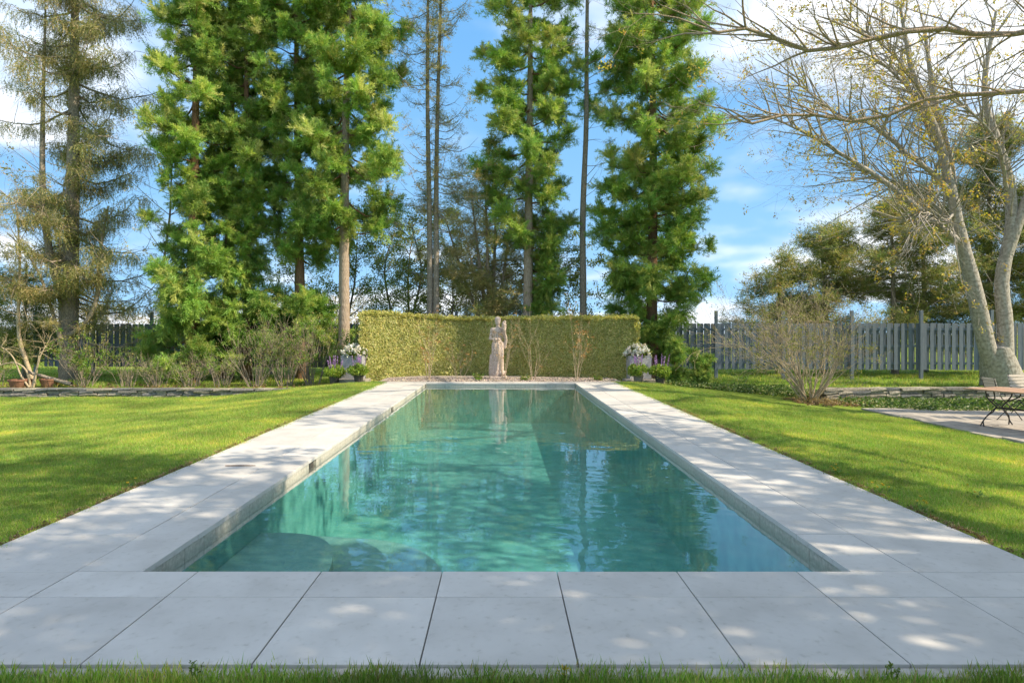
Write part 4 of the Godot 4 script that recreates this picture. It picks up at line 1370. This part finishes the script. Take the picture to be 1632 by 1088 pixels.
func board_mesh(w: float, h: float) -> ArrayMesh:
	var b := MB.new()
	var e := 0.03
	var f := [Vector2(-w / 2, 0), Vector2(-w / 2, h - e), Vector2(-w / 2 + e, h), Vector2(w / 2 - e, h), Vector2(w / 2, h - e), Vector2(w / 2, 0)]
	var th := 0.011
	for i in 6:
		var p: Vector2 = f[i]
		var q: Vector2 = f[(i + 1) % 6]
		b.quad(Vector3(p.x, p.y, th), Vector3(p.x, p.y, -th), Vector3(q.x, q.y, -th), Vector3(q.x, q.y, th))
	for i in range(1, 5):
		b.tri(Vector3(f[0].x, f[0].y, th), Vector3(f[i].x, f[i].y, th), Vector3(f[i + 1].x, f[i + 1].y, th))
		b.tri(Vector3(f[0].x, f[0].y, -th), Vector3(f[i + 1].x, f[i + 1].y, -th), Vector3(f[i].x, f[i].y, -th))
	return b.mesh(M.fence)

func make_fence() -> void:
	rg.seed = 800
	var turn := atan(0.072)
	var t := thing("board_fence", "slate-blue board fence with tall posts running behind the whole garden", "fence")
	var bm := board_mesh(0.138, 1.84)
	var x0 := -20.6
	var pitch := 0.272
	var n := 152
	var dir := Vector3(1, 0, 0.072).normalized()
	for i in n:
		var x := x0 + i * pitch
		if x < -19.9 or x > 20.5 or (x > -4.0 and x < 4.0): continue
		var o := part("board", bm, t, V(x, 0.06 + rr(-0.006, 0.006), fence_d(x) - 0.034))
		o.rotation.y = -turn
		o = part("board", bm, t, V(x + pitch / 2, 0.06 + rr(-0.006, 0.006), fence_d(x + pitch / 2) + 0.034))
		o.rotation.y = -turn
	var k := 0
	var px := -20.2
	while px < 21.0:
		var b := MB.new()
		b.box(Vector3(0, 1.37, 0), Vector3(0.115, 2.82, 0.115), Basis.IDENTITY, 0.006)
		if not T.has("post"): T.post = b.mesh(M.fence)
		var o := part("post", T.post, t, V(px, -0.38, fence_d(px) - 0.11))
		o.rotation.y = -turn
		var l := 2.62
		if px + l < 21.0:
			for y in [0.32, 1.0, 1.66]:
				if not T.has("rail"):
					var rb := MB.new()
					rb.box(Vector3.ZERO, Vector3(l / dir.x * 1.0, 0.085, 0.040))
					T.rail = rb.mesh(M.fence)
				var r := part("rail", T.rail, t, V(px + l / 2, y, fence_d(px + l / 2)))
				r.rotation.y = -turn
		px += l
		k += 1

# ------------------------------------------------------------------ dry stone walls
func stone_meshes() -> void:
	T.stone = []
	for k in 6:
		rg.seed = 820 + k
		var f := FastNoiseLite.new()
		f.seed = 90 + k; f.frequency = 1.3
		for mm in 4:
			var b := MB.new()
			var grid := {}
			var pt := func(p: Vector3) -> Vector3:
				var q := p.normalized() * 0.62
				var r := p * 0.5
				var o := r.lerp(q, 0.16)
				o += Vector3(f.get_noise_3dv(p + Vector3(5, 0, 0)), f.get_noise_3dv(p + Vector3(0, 9, 0)), f.get_noise_3dv(p + Vector3(0, 0, 13))) * 0.13
				return o
			for ax in 3:
				for sg in [-1.0, 1.0]:
					var u := (ax + 1) % 3
					var w := (ax + 2) % 3
					for i in 2:
						for j in 2:
							var q := []
							for e in [[0, 0], [1, 0], [1, 1], [0, 1]]:
								var p := Vector3.ZERO
								p[ax] = sg; p[u] = (i + e[0]) - 1.0; p[w] = (j + e[1]) - 1.0
								q.append(pt.call(p))
							if sg > 0: b.quad(q[0], q[3], q[2], q[1])
							else: b.quad(q[0], q[1], q[2], q[3])
			T.stone.append(b.mesh(M["stone_%d" % mm]))

func stone_wall(label: String, x0: float, x1: float, d: float, bow: float, y0: float, hgt: float, courses: int, sd: int) -> void:
	rg.seed = sd
	var t := thing("stone_wall", label, "wall", Vector3.ZERO, 0, "dry stone walls")
	var ch := hgt / courses
	var core := MB.new()
	core.box(V((x0 + x1) / 2, y0 + hgt * 0.42, d + bow + 0.30), Vector3(x1 - x0 - 0.2, hgt * 0.8, 0.2))
	part("core", core.mesh(M.joint), t)
	for c in courses:
		var x := x0 + rr(-0.1, 0.1)
		while x < x1:
			var l := rr(0.26, 0.62) if c < courses - 1 else rr(0.4, 0.85)
			var dd := d + bow * sin(PI * clampf((x + l / 2 - x0) / (x1 - x0), 0, 1))
			var s: Mesh = T.stone[rg.randi() % T.stone.size()]
			var o := part("stone", s, t, V(x + l / 2, y0 + ch * (c + 0.5) + rr(-0.006, 0.006), dd + rr(0.10, 0.15) - (0.03 if c == courses - 1 else 0.0)))
			var hh := ch * rr(0.95, 1.08)
			o.scale = Vector3(l * 0.985, hh, rr(0.28, 0.36))
			o.rotation = Vector3(0, rr(-0.06, 0.06), rr(-0.03, 0.03))
			x += l

func make_walls() -> void:
	stone_meshes()
	stone_wall("low dry stone wall of flat grey stones along the left lawn edge", -18.0, -6.6, 20.15, 0.1, -0.53, 0.30, 4, 830)
	stone_wall("low dry stone wall with pale capstones behind the patio table", 9.0, 16.5, 17.9, 0.15, -0.36, 0.34, 4, 831)

# ------------------------------------------------------------------ statue
func surface_net(field: Callable, lo: Vector3, hi: Vector3, cell: float, m: Material) -> ArrayMesh:
	var nx := int((hi.x - lo.x) / cell) + 1
	var ny := int((hi.y - lo.y) / cell) + 1
	var nz := int((hi.z - lo.z) / cell) + 1
	var val := PackedFloat32Array()
	val.resize(nx * ny * nz)
	for k in nz:
		for j in ny:
			for i in nx:
				val[(k * ny + j) * nx + i] = field.call(lo + Vector3(i, j, k) * cell)
	var at := {}
	var b := MB.new()
	var off := [0, 1, nx, nx + 1, nx * ny, nx * ny + 1, nx * ny + nx, nx * ny + nx + 1]
	for k in nz - 1:
		for j in ny - 1:
			for i in nx - 1:
				var base := (k * ny + j) * nx + i
				var inside := 0
				for o in off:
					if val[base + o] < 0.0: inside += 1
				if inside == 0 or inside == 8: continue
				var s := Vector3.ZERO
				var cnt := 0
				for e in [[0, 1], [2, 3], [4, 5], [6, 7], [0, 2], [1, 3], [4, 6], [5, 7], [0, 4], [1, 5], [2, 6], [3, 7]]:
					var va := val[base + off[e[0]]]
					var vb := val[base + off[e[1]]]
					if (va < 0.0) == (vb < 0.0): continue
					var f := va / (va - vb)
					var pa := Vector3(e[0] & 1, (e[0] >> 1) & 1, e[0] >> 2)
					var pb := Vector3(e[1] & 1, (e[1] >> 1) & 1, e[1] >> 2)
					s += pa.lerp(pb, f)
					cnt += 1
				var p := lo + (Vector3(i, j, k) + s / cnt) * cell
				at[base] = b.v.size()
				b.v.append(p)
				var e2 := cell * 0.6
				b.n.append(Vector3(field.call(p + Vector3(e2, 0, 0)) - field.call(p - Vector3(e2, 0, 0)), field.call(p + Vector3(0, e2, 0)) - field.call(p - Vector3(0, e2, 0)), field.call(p + Vector3(0, 0, e2)) - field.call(p - Vector3(0, 0, e2))).normalized())
				b.c.append(Color.WHITE)
	var st := [1, nx, nx * ny]
	for k in range(1, nz - 1):
		for j in range(1, ny - 1):
			for i in range(1, nx - 1):
				var base := (k * ny + j) * nx + i
				for ax in 3:
					var va := val[base]
					var vb := val[base + st[ax]]
					if (va < 0.0) == (vb < 0.0): continue
					var u: int = st[(ax + 1) % 3]
					var w: int = st[(ax + 2) % 3]
					if not (at.has(base) and at.has(base - u) and at.has(base - w) and at.has(base - u - w)): continue
					var q := [at[base], at[base - u], at[base - u - w], at[base - w]]
					if va < 0.0: b.ix.append_array(PackedInt32Array([q[0], q[2], q[1], q[0], q[3], q[2]]))
					else: b.ix.append_array(PackedInt32Array([q[0], q[1], q[2], q[0], q[2], q[3]]))
	return b.mesh(m)

func make_statue() -> void:
	var t := thing("garden_statue", "weathered pale stone statue of a draped standing figure holding a bouquet", "statue", V(-0.12, -0.02, 21.2))
	# bones: a, b, radius a, radius b
	var bones := [
		[Vector3(0.0, 0.10, 0.0), Vector3(0.0, 0.95, 0.0), 0.185, 0.165],      # skirt
		[Vector3(-0.09, 0.08, 0.05), Vector3(-0.06, 0.9, 0.02), 0.11, 0.12],
		[Vector3(0.09, 0.10, 0.06), Vector3(0.07, 0.62, 0.11), 0.085, 0.11],   # forward knee
		[Vector3(0.07, 0.62, 0.11), Vector3(0.06, 0.98, 0.02), 0.11, 0.13],
		[Vector3(-0.03, 0.98, 0.0), Vector3(0.0, 1.18, 0.0), 0.16, 0.125],     # hips to waist
		[Vector3(0.0, 1.18, 0.0), Vector3(0.0, 1.38, 0.01), 0.125, 0.145],     # chest
		[Vector3(-0.15, 1.45, 0.0), Vector3(0.15, 1.46, 0.0), 0.075, 0.075],   # shoulders
		[Vector3(0.0, 1.45, 0.0), Vector3(0.0, 1.60, 0.01), 0.06, 0.052],      # neck
		[Vector3(0.0, 1.68, 0.012), Vector3(0.0, 1.77, 0.0), 0.082, 0.098],    # head
		[Vector3(0.0, 1.75, -0.08), Vector3(0.0, 1.66, -0.09), 0.06, 0.05],    # hair knot
		[Vector3(-0.17, 1.45, 0.0), Vector3(-0.225, 1.18, 0.0), 0.062, 0.05],  # right arm, bent across the waist
		[Vector3(-0.225, 1.18, 0.0), Vector3(-0.05, 1.14, 0.17), 0.05, 0.036],
		[Vector3(-0.05, 1.14, 0.17), Vector3(0.03, 1.16, 0.19), 0.036, 0.03],
		[Vector3(0.17, 1.45, 0.0), Vector3(0.24, 1.2, 0.03), 0.064, 0.052],    # left arm, raised with the bouquet
		[Vector3(0.24, 1.2, 0.03), Vector3(0.205, 1.40, 0.15), 0.05, 0.04],
		[Vector3(0.205, 1.40, 0.15), Vector3(0.20, 1.48, 0.16), 0.042, 0.036],
		[Vector3(0.20, 1.46, 0.16), Vector3(0.20, 1.60, 0.15), 0.06, 0.075],   # bouquet
		[Vector3(0.19, 1.66, 0.15), Vector3(0.22, 1.70, 0.14), 0.05, 0.045],
		[Vector3(0.25, 1.12, 0.0), Vector3(0.22, 0.9, 0.02), 0.06, 0.03],      # hanging sleeve
		[Vector3(-0.17, 0.06, -0.02), Vector3(-0.18, 0.62, -0.03), 0.10, 0.085], # stump
		[Vector3(0.10, 0.10, 0.12), Vector3(0.17, 0.09, 0.22), 0.05, 0.04],    # foot
		[Vector3(0.19, 0.09, 0.02), Vector3(0.24, 0.14, 0.02), 0.07, 0.05]]
	var field := func(p: Vector3) -> float:
		var dd := 1e9
		for bn in bones:
			var a: Vector3 = bn[0]
			var ab: Vector3 = bn[1] - a
			var h := clampf((p - a).dot(ab) / ab.length_squared(), 0, 1)
			var e: float = (p - a - ab * h).length() - lerpf(bn[2], bn[3], h)
			var k := 0.035
			var hh := clampf(0.5 + 0.5 * (dd - e) / k, 0, 1)
			dd = lerpf(dd, e, hh) - k * hh * (1 - hh) if dd < 1e8 else e
		var an := atan2(p.z, p.x)
		if p.y < 1.15: dd += 0.013 * sin(an * 9.0 + p.y * 3.0 + 2.0 * sin(p.y * 2.2)) * smoothstep(1.15, 0.9, p.y) * smoothstep(0.0, 0.1, p.y)
		elif p.y < 1.45 and absf(p.x) < 0.16: dd += 0.007 * sin(p.x * 60.0 + p.y * 40.0)
		if p.y > 1.55 and absf(p.x) < 0.13:
			if p.z > 0.03:
				dd = minf(dd, (p - Vector3(0, 1.715, 0.098)).length() - 0.018)                      # nose
				dd = maxf(dd, 0.02 - (p - Vector3(0.034, 1.738, 0.108)).length())                   # eye hollows
				dd = maxf(dd, 0.02 - (p - Vector3(-0.034, 1.738, 0.108)).length())
				dd = maxf(dd, 0.012 - (p - Vector3(0, 1.674, 0.103)).length())                      # mouth
			else: dd += 0.006 * sin(p.y * 120.0 + an * 4.0)
		if p.y > 1.43 and p.x > 0.11: dd += 0.014 * sin(p.x * 95.0) * sin(p.y * 90.0) * sin(p.z * 90.0)
		return dd
	var lo := Vector3(-0.36, 0.0, -0.26)
	var o := part("figure", surface_net(field, lo, Vector3(0.38, 1.92, 0.32), 0.019, M.statue), t, Vector3(0, 0.10, 0))
	o.scale = Vector3(1.06, 1.06, 1.06)
	var b := MB.new()
	b.box(Vector3(0.02, 0.06, 0.02), Vector3(0.58, 0.12, 0.46), Basis.IDENTITY, 0.02)
	part("plinth", b.mesh(M.statue), t)

# ------------------------------------------------------------------ planters and pots
func make_planters() -> void:
	var white := leaf_cluster(850, 26, 0.06, 0.05, 0.022, [Color(0.80, 0.80, 0.72), Color(0.82, 0.80, 0.62), Color(0.74, 0.76, 0.68)], "petal")
	var green := leaf_cluster(851, 22, 0.12, 0.10, 0.026, [Color(0.10, 0.18, 0.03), Color(0.16, 0.24, 0.04), Color(0.24, 0.28, 0.05)])
	for s in 2:
		rg.seed = 852 + s
		var x: float = [-4.84, 4.50][s]
		var t := thing("zinc_planter", ["square grey planter of white flowers at the left hedge end", "square grey planter of white flowers at the right hedge end"][s], "planter", V(x, 0.02, 21.25), [-0.12, 0.10][s], "square planters flanking the hedge")
		var b := MB.new()
		var w := 0.36
		for k in 4:
			var wb := MB.new()
			wb.box(Vector3(0, 0.37, w - 0.012), Vector3(2 * w - 0.003 if k % 2 == 0 else 2 * w - 0.05, 0.74, 0.022), Basis.IDENTITY, 0.004)
			var o := part("side_panel", wb.mesh(M.zinc), t)
			o.rotation.y = k * PI / 2
		b.box(Vector3(0, 0.66, 0), Vector3(2 * w - 0.06, 0.03, 2 * w - 0.06))
		part("soil_fill", b.mesh(M.mulch), t)
		var pb := MB.new()
		for k in 4:
			var a := k * PI / 2
			pb.box(Vector3(0, 0.735, w - 0.02).rotated(Vector3.UP, a), Vector3(2 * w + 0.02, 0.025, 0.05), Basis(Vector3.UP, a), 0.004)
		part("rim", pb.mesh(M.zinc), t)
		var cr := Crown.new()
		var fl := Crown.new()
		for k in 90:
			var dd := rdir()
			dd.y = absf(dd.y)
			leaf_out(cr, green, any_turn(rr(0.8, 1.2), Vector3(dd.x * 0.33, 0.72 + dd.y * 0.24, dd.z * 0.33) * 1.0, 0.7), gray(0.25))
		for k in 70:
			var dd := rdir()
			dd.y = absf(dd.y) * 0.9 + 0.1
			dd = dd.normalized()
			leaf_out(fl, white, any_turn(rr(0.8, 1.25), Vector3(dd.x * 0.42, 0.74 + dd.y * 0.34, dd.z * 0.42), 0.8), gray(0.06))
		hang_crown(cr, t, "leaves")
		hang_crown(fl, t, "flowers")
		var st := thing("stone_step", ["pale stone slab under the left planter", "pale stone slab under the right planter"][s], "slab", V(x, -0.05, 21.1))
		var sb := MB.new()
		sb.box(Vector3(0, 0, 0), Vector3(0.98, 0.13, 1.05), Basis.IDENTITY, 0.008)
		part("slab", sb.mesh(M.flagstone), st)
	# salvia pots
	var lf := leaf_cluster(860, 24, 0.10, 0.09, 0.024, [Color(0.24, 0.36, 0.05), Color(0.31, 0.42, 0.07), Color(0.38, 0.44, 0.09)])
	var spots := [["purple salvia in a dark pot, leftmost of the four salvia pots", -5.32, 20.45, 0.20], ["purple salvia in a dark pot in front of the left planter", -4.52, 20.35, 0.17], ["purple salvia in a grey pot in front of the right planter", 4.32, 20.25, 0.17], ["purple salvia in a dark pot, rightmost of the four salvia pots", 4.98, 20.15, 0.20]]
	for i in 4:
		rg.seed = 861 + i
		var a: Array = spots[i]
		var gy := ground_y(a[1], a[2])
		var t := thing("salvia_pot", a[0], "potted plant", V(a[1], gy, a[2]), 0, "salvia pots beside the planters")
		var b := MB.new()
		b.lathe(Vector3.ZERO, [Vector2(0.0, 0.0), Vector2(0.115, 0.0), Vector2(0.155, 0.24), Vector2(0.168, 0.245), Vector2(0.168, 0.275), Vector2(0.15, 0.275), Vector2(0.14, 0.23), Vector2(0.0, 0.23)], 20)
		part("pot", b.mesh(M.grey_pot if i == 2 else M.dark_pot), t)
		var cr := Crown.new()
		for k in 60:
			var dd := rdir()
			leaf_out(cr, lf, any_turn(rr(0.7, 1.1), Vector3(dd.x * 0.27, 0.42 + dd.y * 0.15, dd.z * 0.27), 0.6), gray(0.2))
		hang_crown(cr, t, "leaves")
		for k in 14:
			var sb := MB.new()
			sb.smooth = false
			var an := rr(0, TAU)
			var q := Vector3(cos(an), 0, sin(an)) * rr(0.02, 0.2)
			var dir := Vector3(q.x * 1.6, 1.0, q.z * 1.2).normalized()
			var l := rr(0.34, 0.56)
			for j in 40:
				var nd := (rdir() + dir * 0.6).normalized()
				sb.leaf(q + Vector3(0, 0.42, 0) + dir * l * (0.3 + 0.7 * j / 40.0), nd, nd.cross(dir).normalized(), rr(0.026, 0.045), 0.013, vary(Color(0.34, 0.20, 0.46) if rg.randf() < 0.6 else Color(0.46, 0.31, 0.54), 0.2))
			part("flower_spike", sb.mesh(M.petal), t)
	# terracotta bowls at the far left
	for i in 2:
		var t := thing("terracotta_bowl", ["wide terracotta bowl at the far left in front of the fence", "dark smaller terracotta bowl beside the spruce trunk"][i], "pot", V([-15.95, -15.2][i], -0.30, [21.3, 21.6][i]), 0, "terracotta bowls by the spruce")
		var b := MB.new()
		var r: float = [0.36, 0.30][i]
		b.lathe(Vector3.ZERO, [Vector2(0, 0.0), Vector2(r * 0.72, 0.0), Vector2(r * 0.95, 0.22), Vector2(r, 0.23), Vector2(r, 0.28), Vector2(r * 0.9, 0.28), Vector2(r * 0.85, 0.22), Vector2(0, 0.2)], 24)
		part("bowl", b.mesh(M.terracotta), t)
	var lg := thing("fallen_branch", "dark fallen branch propped beside the terracotta bowls", "branch", V(-14.9, -0.28, 21.5))
	var b2 := MB.new()
	rg.seed = 877
	path_tube(b2, [Vector3(0.5, 0.08, 0), Vector3(0, 0.22, 0), Vector3(-0.7, 0.42, 0.05), Vector3(-1.0, 0.55, 0.05)], 0.075, 0.045, 8, 0.1)
	part("wood", b2.mesh(M.bark_grey), lg)

# ------------------------------------------------------------------ patio
func make_patio() -> void:
	rg.seed = 880
	var t := thing("patio", "", "", Vector3.ZERO, 0, "", "structure")
	var b := MB.new()
	b.box(V(12.45, -0.42, 13.0), Vector3(7.2, 0.12, 5.0))
	part("bedding", b.mesh(M.mulch), t)
	var d := 10.6
	var row := 0
	while d < 15.1:
		var l := rr(0.55, 0.85)
		var x := 8.78 + rr(-0.06, 0.12)
		while x < 15.6:
			var w := rr(0.6, 1.15)
			var sb := MB.new()
			sb.box(Vector3.ZERO, Vector3(w - 0.018, 0.06, l - 0.018), Basis.IDENTITY, 0.006)
			var o := part("flagstone", sb.mesh(M.flagstone), t, V(x + w / 2, -0.352 + rr(-0.004, 0.004), d + l / 2))
			o.rotation.y = rr(-0.006, 0.006)
			x += w
		d += l
		row += 1

func curve_bar(b: MB, pts: Array, r := 0.011) -> void:
	path_tube(b, pts, r, r, 6, 0.0, 8)

func make_furniture() -> void:
	var gy := -0.322
	rg.seed = 890
	var t := thing("patio_table", "long wooden-topped garden table on scrolled black iron legs", "table", V(10.1, gy, 11.9), 0.28)
	var hw := 0.5
	var hl := 1.2
	for k in 6:
		var pb := MB.new()
		pb.box(Vector3((k - 2.5) * (2 * hw / 6.0), 0.725, 0), Vector3(2 * hw / 6.0 - 0.004, 0.026, 2 * hl), Basis.IDENTITY, 0.003)
		part("plank", pb.mesh(M.teak), t)
	for sz in [-1.0, 1.0]:
		for sx in [-1.0, 1.0]:
			for q in 2:
				var lb := MB.new()
				var z: float = sz * (hl - 0.35)
				var zz: float = z + (0.0 if q == 0 else -sz * 0.16)
				curve_bar(lb, [Vector3(sx * 0.36, 0.70, zz), Vector3(sx * 0.33, 0.58, zz), Vector3(sx * 0.20, 0.47, z), Vector3(sx * 0.07, 0.38, z), Vector3(sx * 0.16, 0.29, z), Vector3(sx * 0.29, 0.20, z + sz * 0.03), Vector3(sx * 0.35, 0.10, z + sz * 0.06), Vector3(sx * 0.38, 0.008, z + sz * (0.09 if q == 0 else 0.02))], 0.0125)
				part("leg", lb.mesh(M.iron), t)
	var sb := MB.new()
	for sx in [-0.07, 0.07]:
		sb.tube(PackedVector3Array([Vector3(sx, 0.36, -hl + 0.35), Vector3(sx, 0.36, hl - 0.35)]), PackedFloat32Array([0.011, 0.011]), 6)
	for sz in [-1.0, 1.0]:
		sb.box(Vector3(0, 0.705, sz * (hl - 0.4)), Vector3(0.8, 0.012, 0.03))
		sb.box(Vector3(0, 0.36, sz * (hl - 0.35)), Vector3(0.2, 0.02, 0.03))
	part("stretcher", sb.mesh(M.iron), t)
	var chairs := [
		["slatted pale wood chair behind the far end of the patio table", 11.95, 14.55, 0.12], ["slatted pale wood chair side-on at the left of the patio table", 10.75, 13.75, 1.45],
		["slatted pale wood chair on the right side of the patio table", 11.85, 12.75, -1.15]]
	for i in 3:
		rg.seed = 891
		var a: Array = chairs[i]
		var c := thing("slatted_chair", a[0], "chair", V(a[1], gy, a[2]), a[3], "folding slatted patio chairs")
		var w := 0.21
		for k in 6:      # seat, sloping back a little; the sitter looks to +z
			var m := MB.new()
			m.box(Vector3(0, 0.45 - 0.003 * k, 0.20 - 0.075 * k), Vector3(2 * w + 0.04, 0.016, 0.058), Basis.IDENTITY, 0.003)
			part("seat_slat", m.mesh(M.slat_wood), c)
		for k in 5:
			var m := MB.new()
			m.box(Vector3(0, 0.56 + 0.072 * k, -0.215 - 0.02 * k), Vector3(2 * w + 0.05, 0.056, 0.014), Basis(Vector3.RIGHT, -0.25), 0.003)
			part("back_slat", m.mesh(M.slat_wood), c)
		for sx in [-w, w]:
			var m := MB.new()
			curve_bar(m, [Vector3(sx, 0.89, -0.305), Vector3(sx, 0.6, -0.235), Vector3(sx, 0.43, -0.13), Vector3(sx, 0.2, 0.1), Vector3(sx, 0.006, 0.24)], 0.010)
			part("leg", m.mesh(M.iron), c)
			m = MB.new()
			curve_bar(m, [Vector3(sx * 0.92, 0.44, 0.2), Vector3(sx * 0.92, 0.28, 0.02), Vector3(sx * 0.92, 0.006, -0.24)], 0.010)
			part("leg", m.mesh(M.iron), c)

# ------------------------------------------------------------------ small things
func make_details() -> void:
	# gravel bed behind the pool
	var b := MB.new()
	b.box(V(-0.05, -0.045, 21.3), Vector3(7.6, 0.10, 2.8))
	var o := part("gravel_bed", b.mesh(M.gravel), self)
	tag(o, "", "", "", "structure")
	rg.seed = 900
	var pebble := MB.new()
	pebble.smooth = false
	pebble.lathe(Vector3.ZERO, [Vector2(0, -0.3), Vector2(0.8, -0.2), Vector2(1, 0.1), Vector2(0.5, 0.5), Vector2(0, 0.55)], 6, Color(1, 1, 1))
	mat("pebble", noise_tex(23, 0.10, [[0.0, 0.25, 0.21, 0.18], [1.0, 0.60, 0.55, 0.50]], 128), Vector3(3, 3, 3), 0.9).vertex_color_use_as_albedo = true
	var places := []
	var tints := []
	for k in 1500:
		places.append(Transform3D(Basis(rdir(), rr(0, TAU)).scaled(Vector3.ONE * rr(0.015, 0.04)), V(rr(-3.7, 3.6), 0.01, rr(20.0, 21.6))))
		var q := rr(0.5, 1.1)
		tints.append(Color(q, q * rr(0.85, 1.0), q * rr(0.75, 0.95)))
	var t := thing("gravel", "pinkish gravel and leaf litter in the bed before the hedge", "gravel", Vector3.ZERO, 0, "", "stuff")
	many("pebbles", pebble.mesh(M.pebble), places, tints, t)
	# mulch under the big shrub and along the border
	rg.seed = 905
	var litter := leaf_cluster(906, 20, 0.14, 0.06, 0.016, [Color(0.28, 0.18, 0.08), Color(0.18, 0.12, 0.06), Color(0.36, 0.26, 0.13)])
	places = []
	tints = []
	for k in 900:
		var x := 0.0
		var d := 0.0
		if k < 200:
			x = 8.7 + rr(-0.9, 1.1); d = 17.2 + rr(-0.9, 0.9)
		elif k < 420:
			x = rr(-17.5, -5.4); d = rr(20.7, 22.6)
		else:
			x = PAVE_L - rr(0.0, 0.05) if k % 2 == 0 else PAVE_R + rr(0.0, 0.06)
			d = rr(4.2, 14.0)
		places.append(any_turn(rr(0.5, 1.1) if k < 420 else rr(0.2, 0.4), V(x, ground_y(x, d) + 0.02, d), 0.3))
		tints.append(gray(0.25))
	t = thing("leaf_litter", "dry brown leaf litter under the shrubs and along the paving edge", "leaf litter", Vector3.ZERO, 0, "", "stuff")
	many("dead_leaves", litter, places, tints, t)
	# dandelions on the lawn edge
	var dl := [[3.66, 7.0, "yellow dandelions in a clump at the right paving edge, farthest of three"], [3.68, 6.3, "yellow dandelions in a clump at the right paving edge, middle of three"], [3.66, 5.6, "yellow dandelions in a clump at the right paving edge, nearest of three"], [-3.72, 6.4, "yellow dandelions in a clump at the left paving edge"], [4.6, 6.2, "single yellow dandelion out on the right lawn"]]
	for i in dl.size():
		rg.seed = 910 + i
		var a: Array = dl[i]
		t = thing("dandelion", a[2], "flower", V(a[0], ground_y(a[0], a[1]), a[1]), 0, "dandelions in the lawn")
		var lb := MB.new()
		lb.smooth = false
		for k in 26:
			var an := rr(0, TAU)
			var d := Vector3(cos(an), rr(0.2, 0.7), sin(an)).normalized()
			lb.leaf(Vector3(rr(-0.05, 0.05), 0, rr(-0.12, 0.12)), d, d.cross(Vector3.UP).normalized(), rr(0.05, 0.10), 0.012, vary(Color(0.10, 0.20, 0.02), 0.2))
		part("leaves", lb.mesh(M.leaf), t)
		for k in (5 if i < 3 else 2):
			var fb := MB.new()
			fb.smooth = false
			var p := Vector3(rr(-0.07, 0.07), rr(0.05, 0.09), rr(-0.14, 0.14))
			for j in 22:
				var d := rdir()
				d.y = absf(d.y) * 0.6 + 0.1
				d = d.normalized()
				fb.leaf(p, d, d.cross(Vector3(0.2, 1, 0.1)).normalized(), rr(0.014, 0.022), 0.004, vary(Color(0.65, 0.46, 0.02), 0.12))
			part("flower_head", fb.mesh(M.petal), t)
	# weeds in the near strip
	for i in 3:
		rg.seed = 930 + i
		var x: float = [-1.36, 0.28, 1.72][i]
		t = thing("weed", ["small sprouting weed at the near concrete edge, leftmost of three", "small weed with yellow buds at the near concrete edge, middle of three", "small sprouting weed at the near concrete edge, rightmost of three"][i], "weed", V(x, ground_y(x, 2.84), 2.84), 0, "weeds along the near edge")
		var wb := MB.new()
		wb.smooth = false
		for k in 9:
			var p := Vector3(rr(-0.02, 0.02), 0, rr(-0.01, 0.01))
			var d := Vector3(rr(-0.3, 0.3), 1, rr(-0.3, 0.3)).normalized()
			var l := rr(0.05, 0.09)
			wb.leaf(p, d, d.cross(rdir()).normalized(), l, 0.0022, Color(0.10, 0.16, 0.03))
			for j in 5:
				var e := (rdir() + d).normalized()
				wb.leaf(p + d * l * rr(0.7, 1.0), e, e.cross(rdir()).normalized(), rr(0.012, 0.02), 0.004, vary(Color(0.50, 0.38, 0.03) if i == 1 and j < 3 else Color(0.14, 0.20, 0.04), 0.2))
		part("stems", wb.mesh(M.leaf), t)
	# a dark twig on the left paving, and a stone chip or two
	t = thing("twig", "thin dark twig lying across the left paving", "twig", V(-2.98, 0.006, 7.33), 0.02)
	var tb := MB.new()
	tb.tube(PackedVector3Array([Vector3(-0.17, 0.003, 0), Vector3(0, 0.005, 0.006), Vector3(0.17, 0.003, 0.0)]), PackedFloat32Array([0.006, 0.007, 0.004]), 5)
	part("stem", tb.mesh(M.bark_red), t)

func _ready() -> void:
	make_view()
	make_materials()
	make_ground()
	make_paving()
	make_pool()
	make_patio()
	make_fence()
	make_walls()
	make_shared_foliage()
	make_hedge()
	make_cedars()
	make_bare_conifers()
	make_spruce()
	make_beech()
	make_shade_tree()
	make_bare_oak()
	make_far_trees()
	make_shrubs()
	make_statue()
	make_planters()
	make_furniture()
	make_grass()
	make_details()
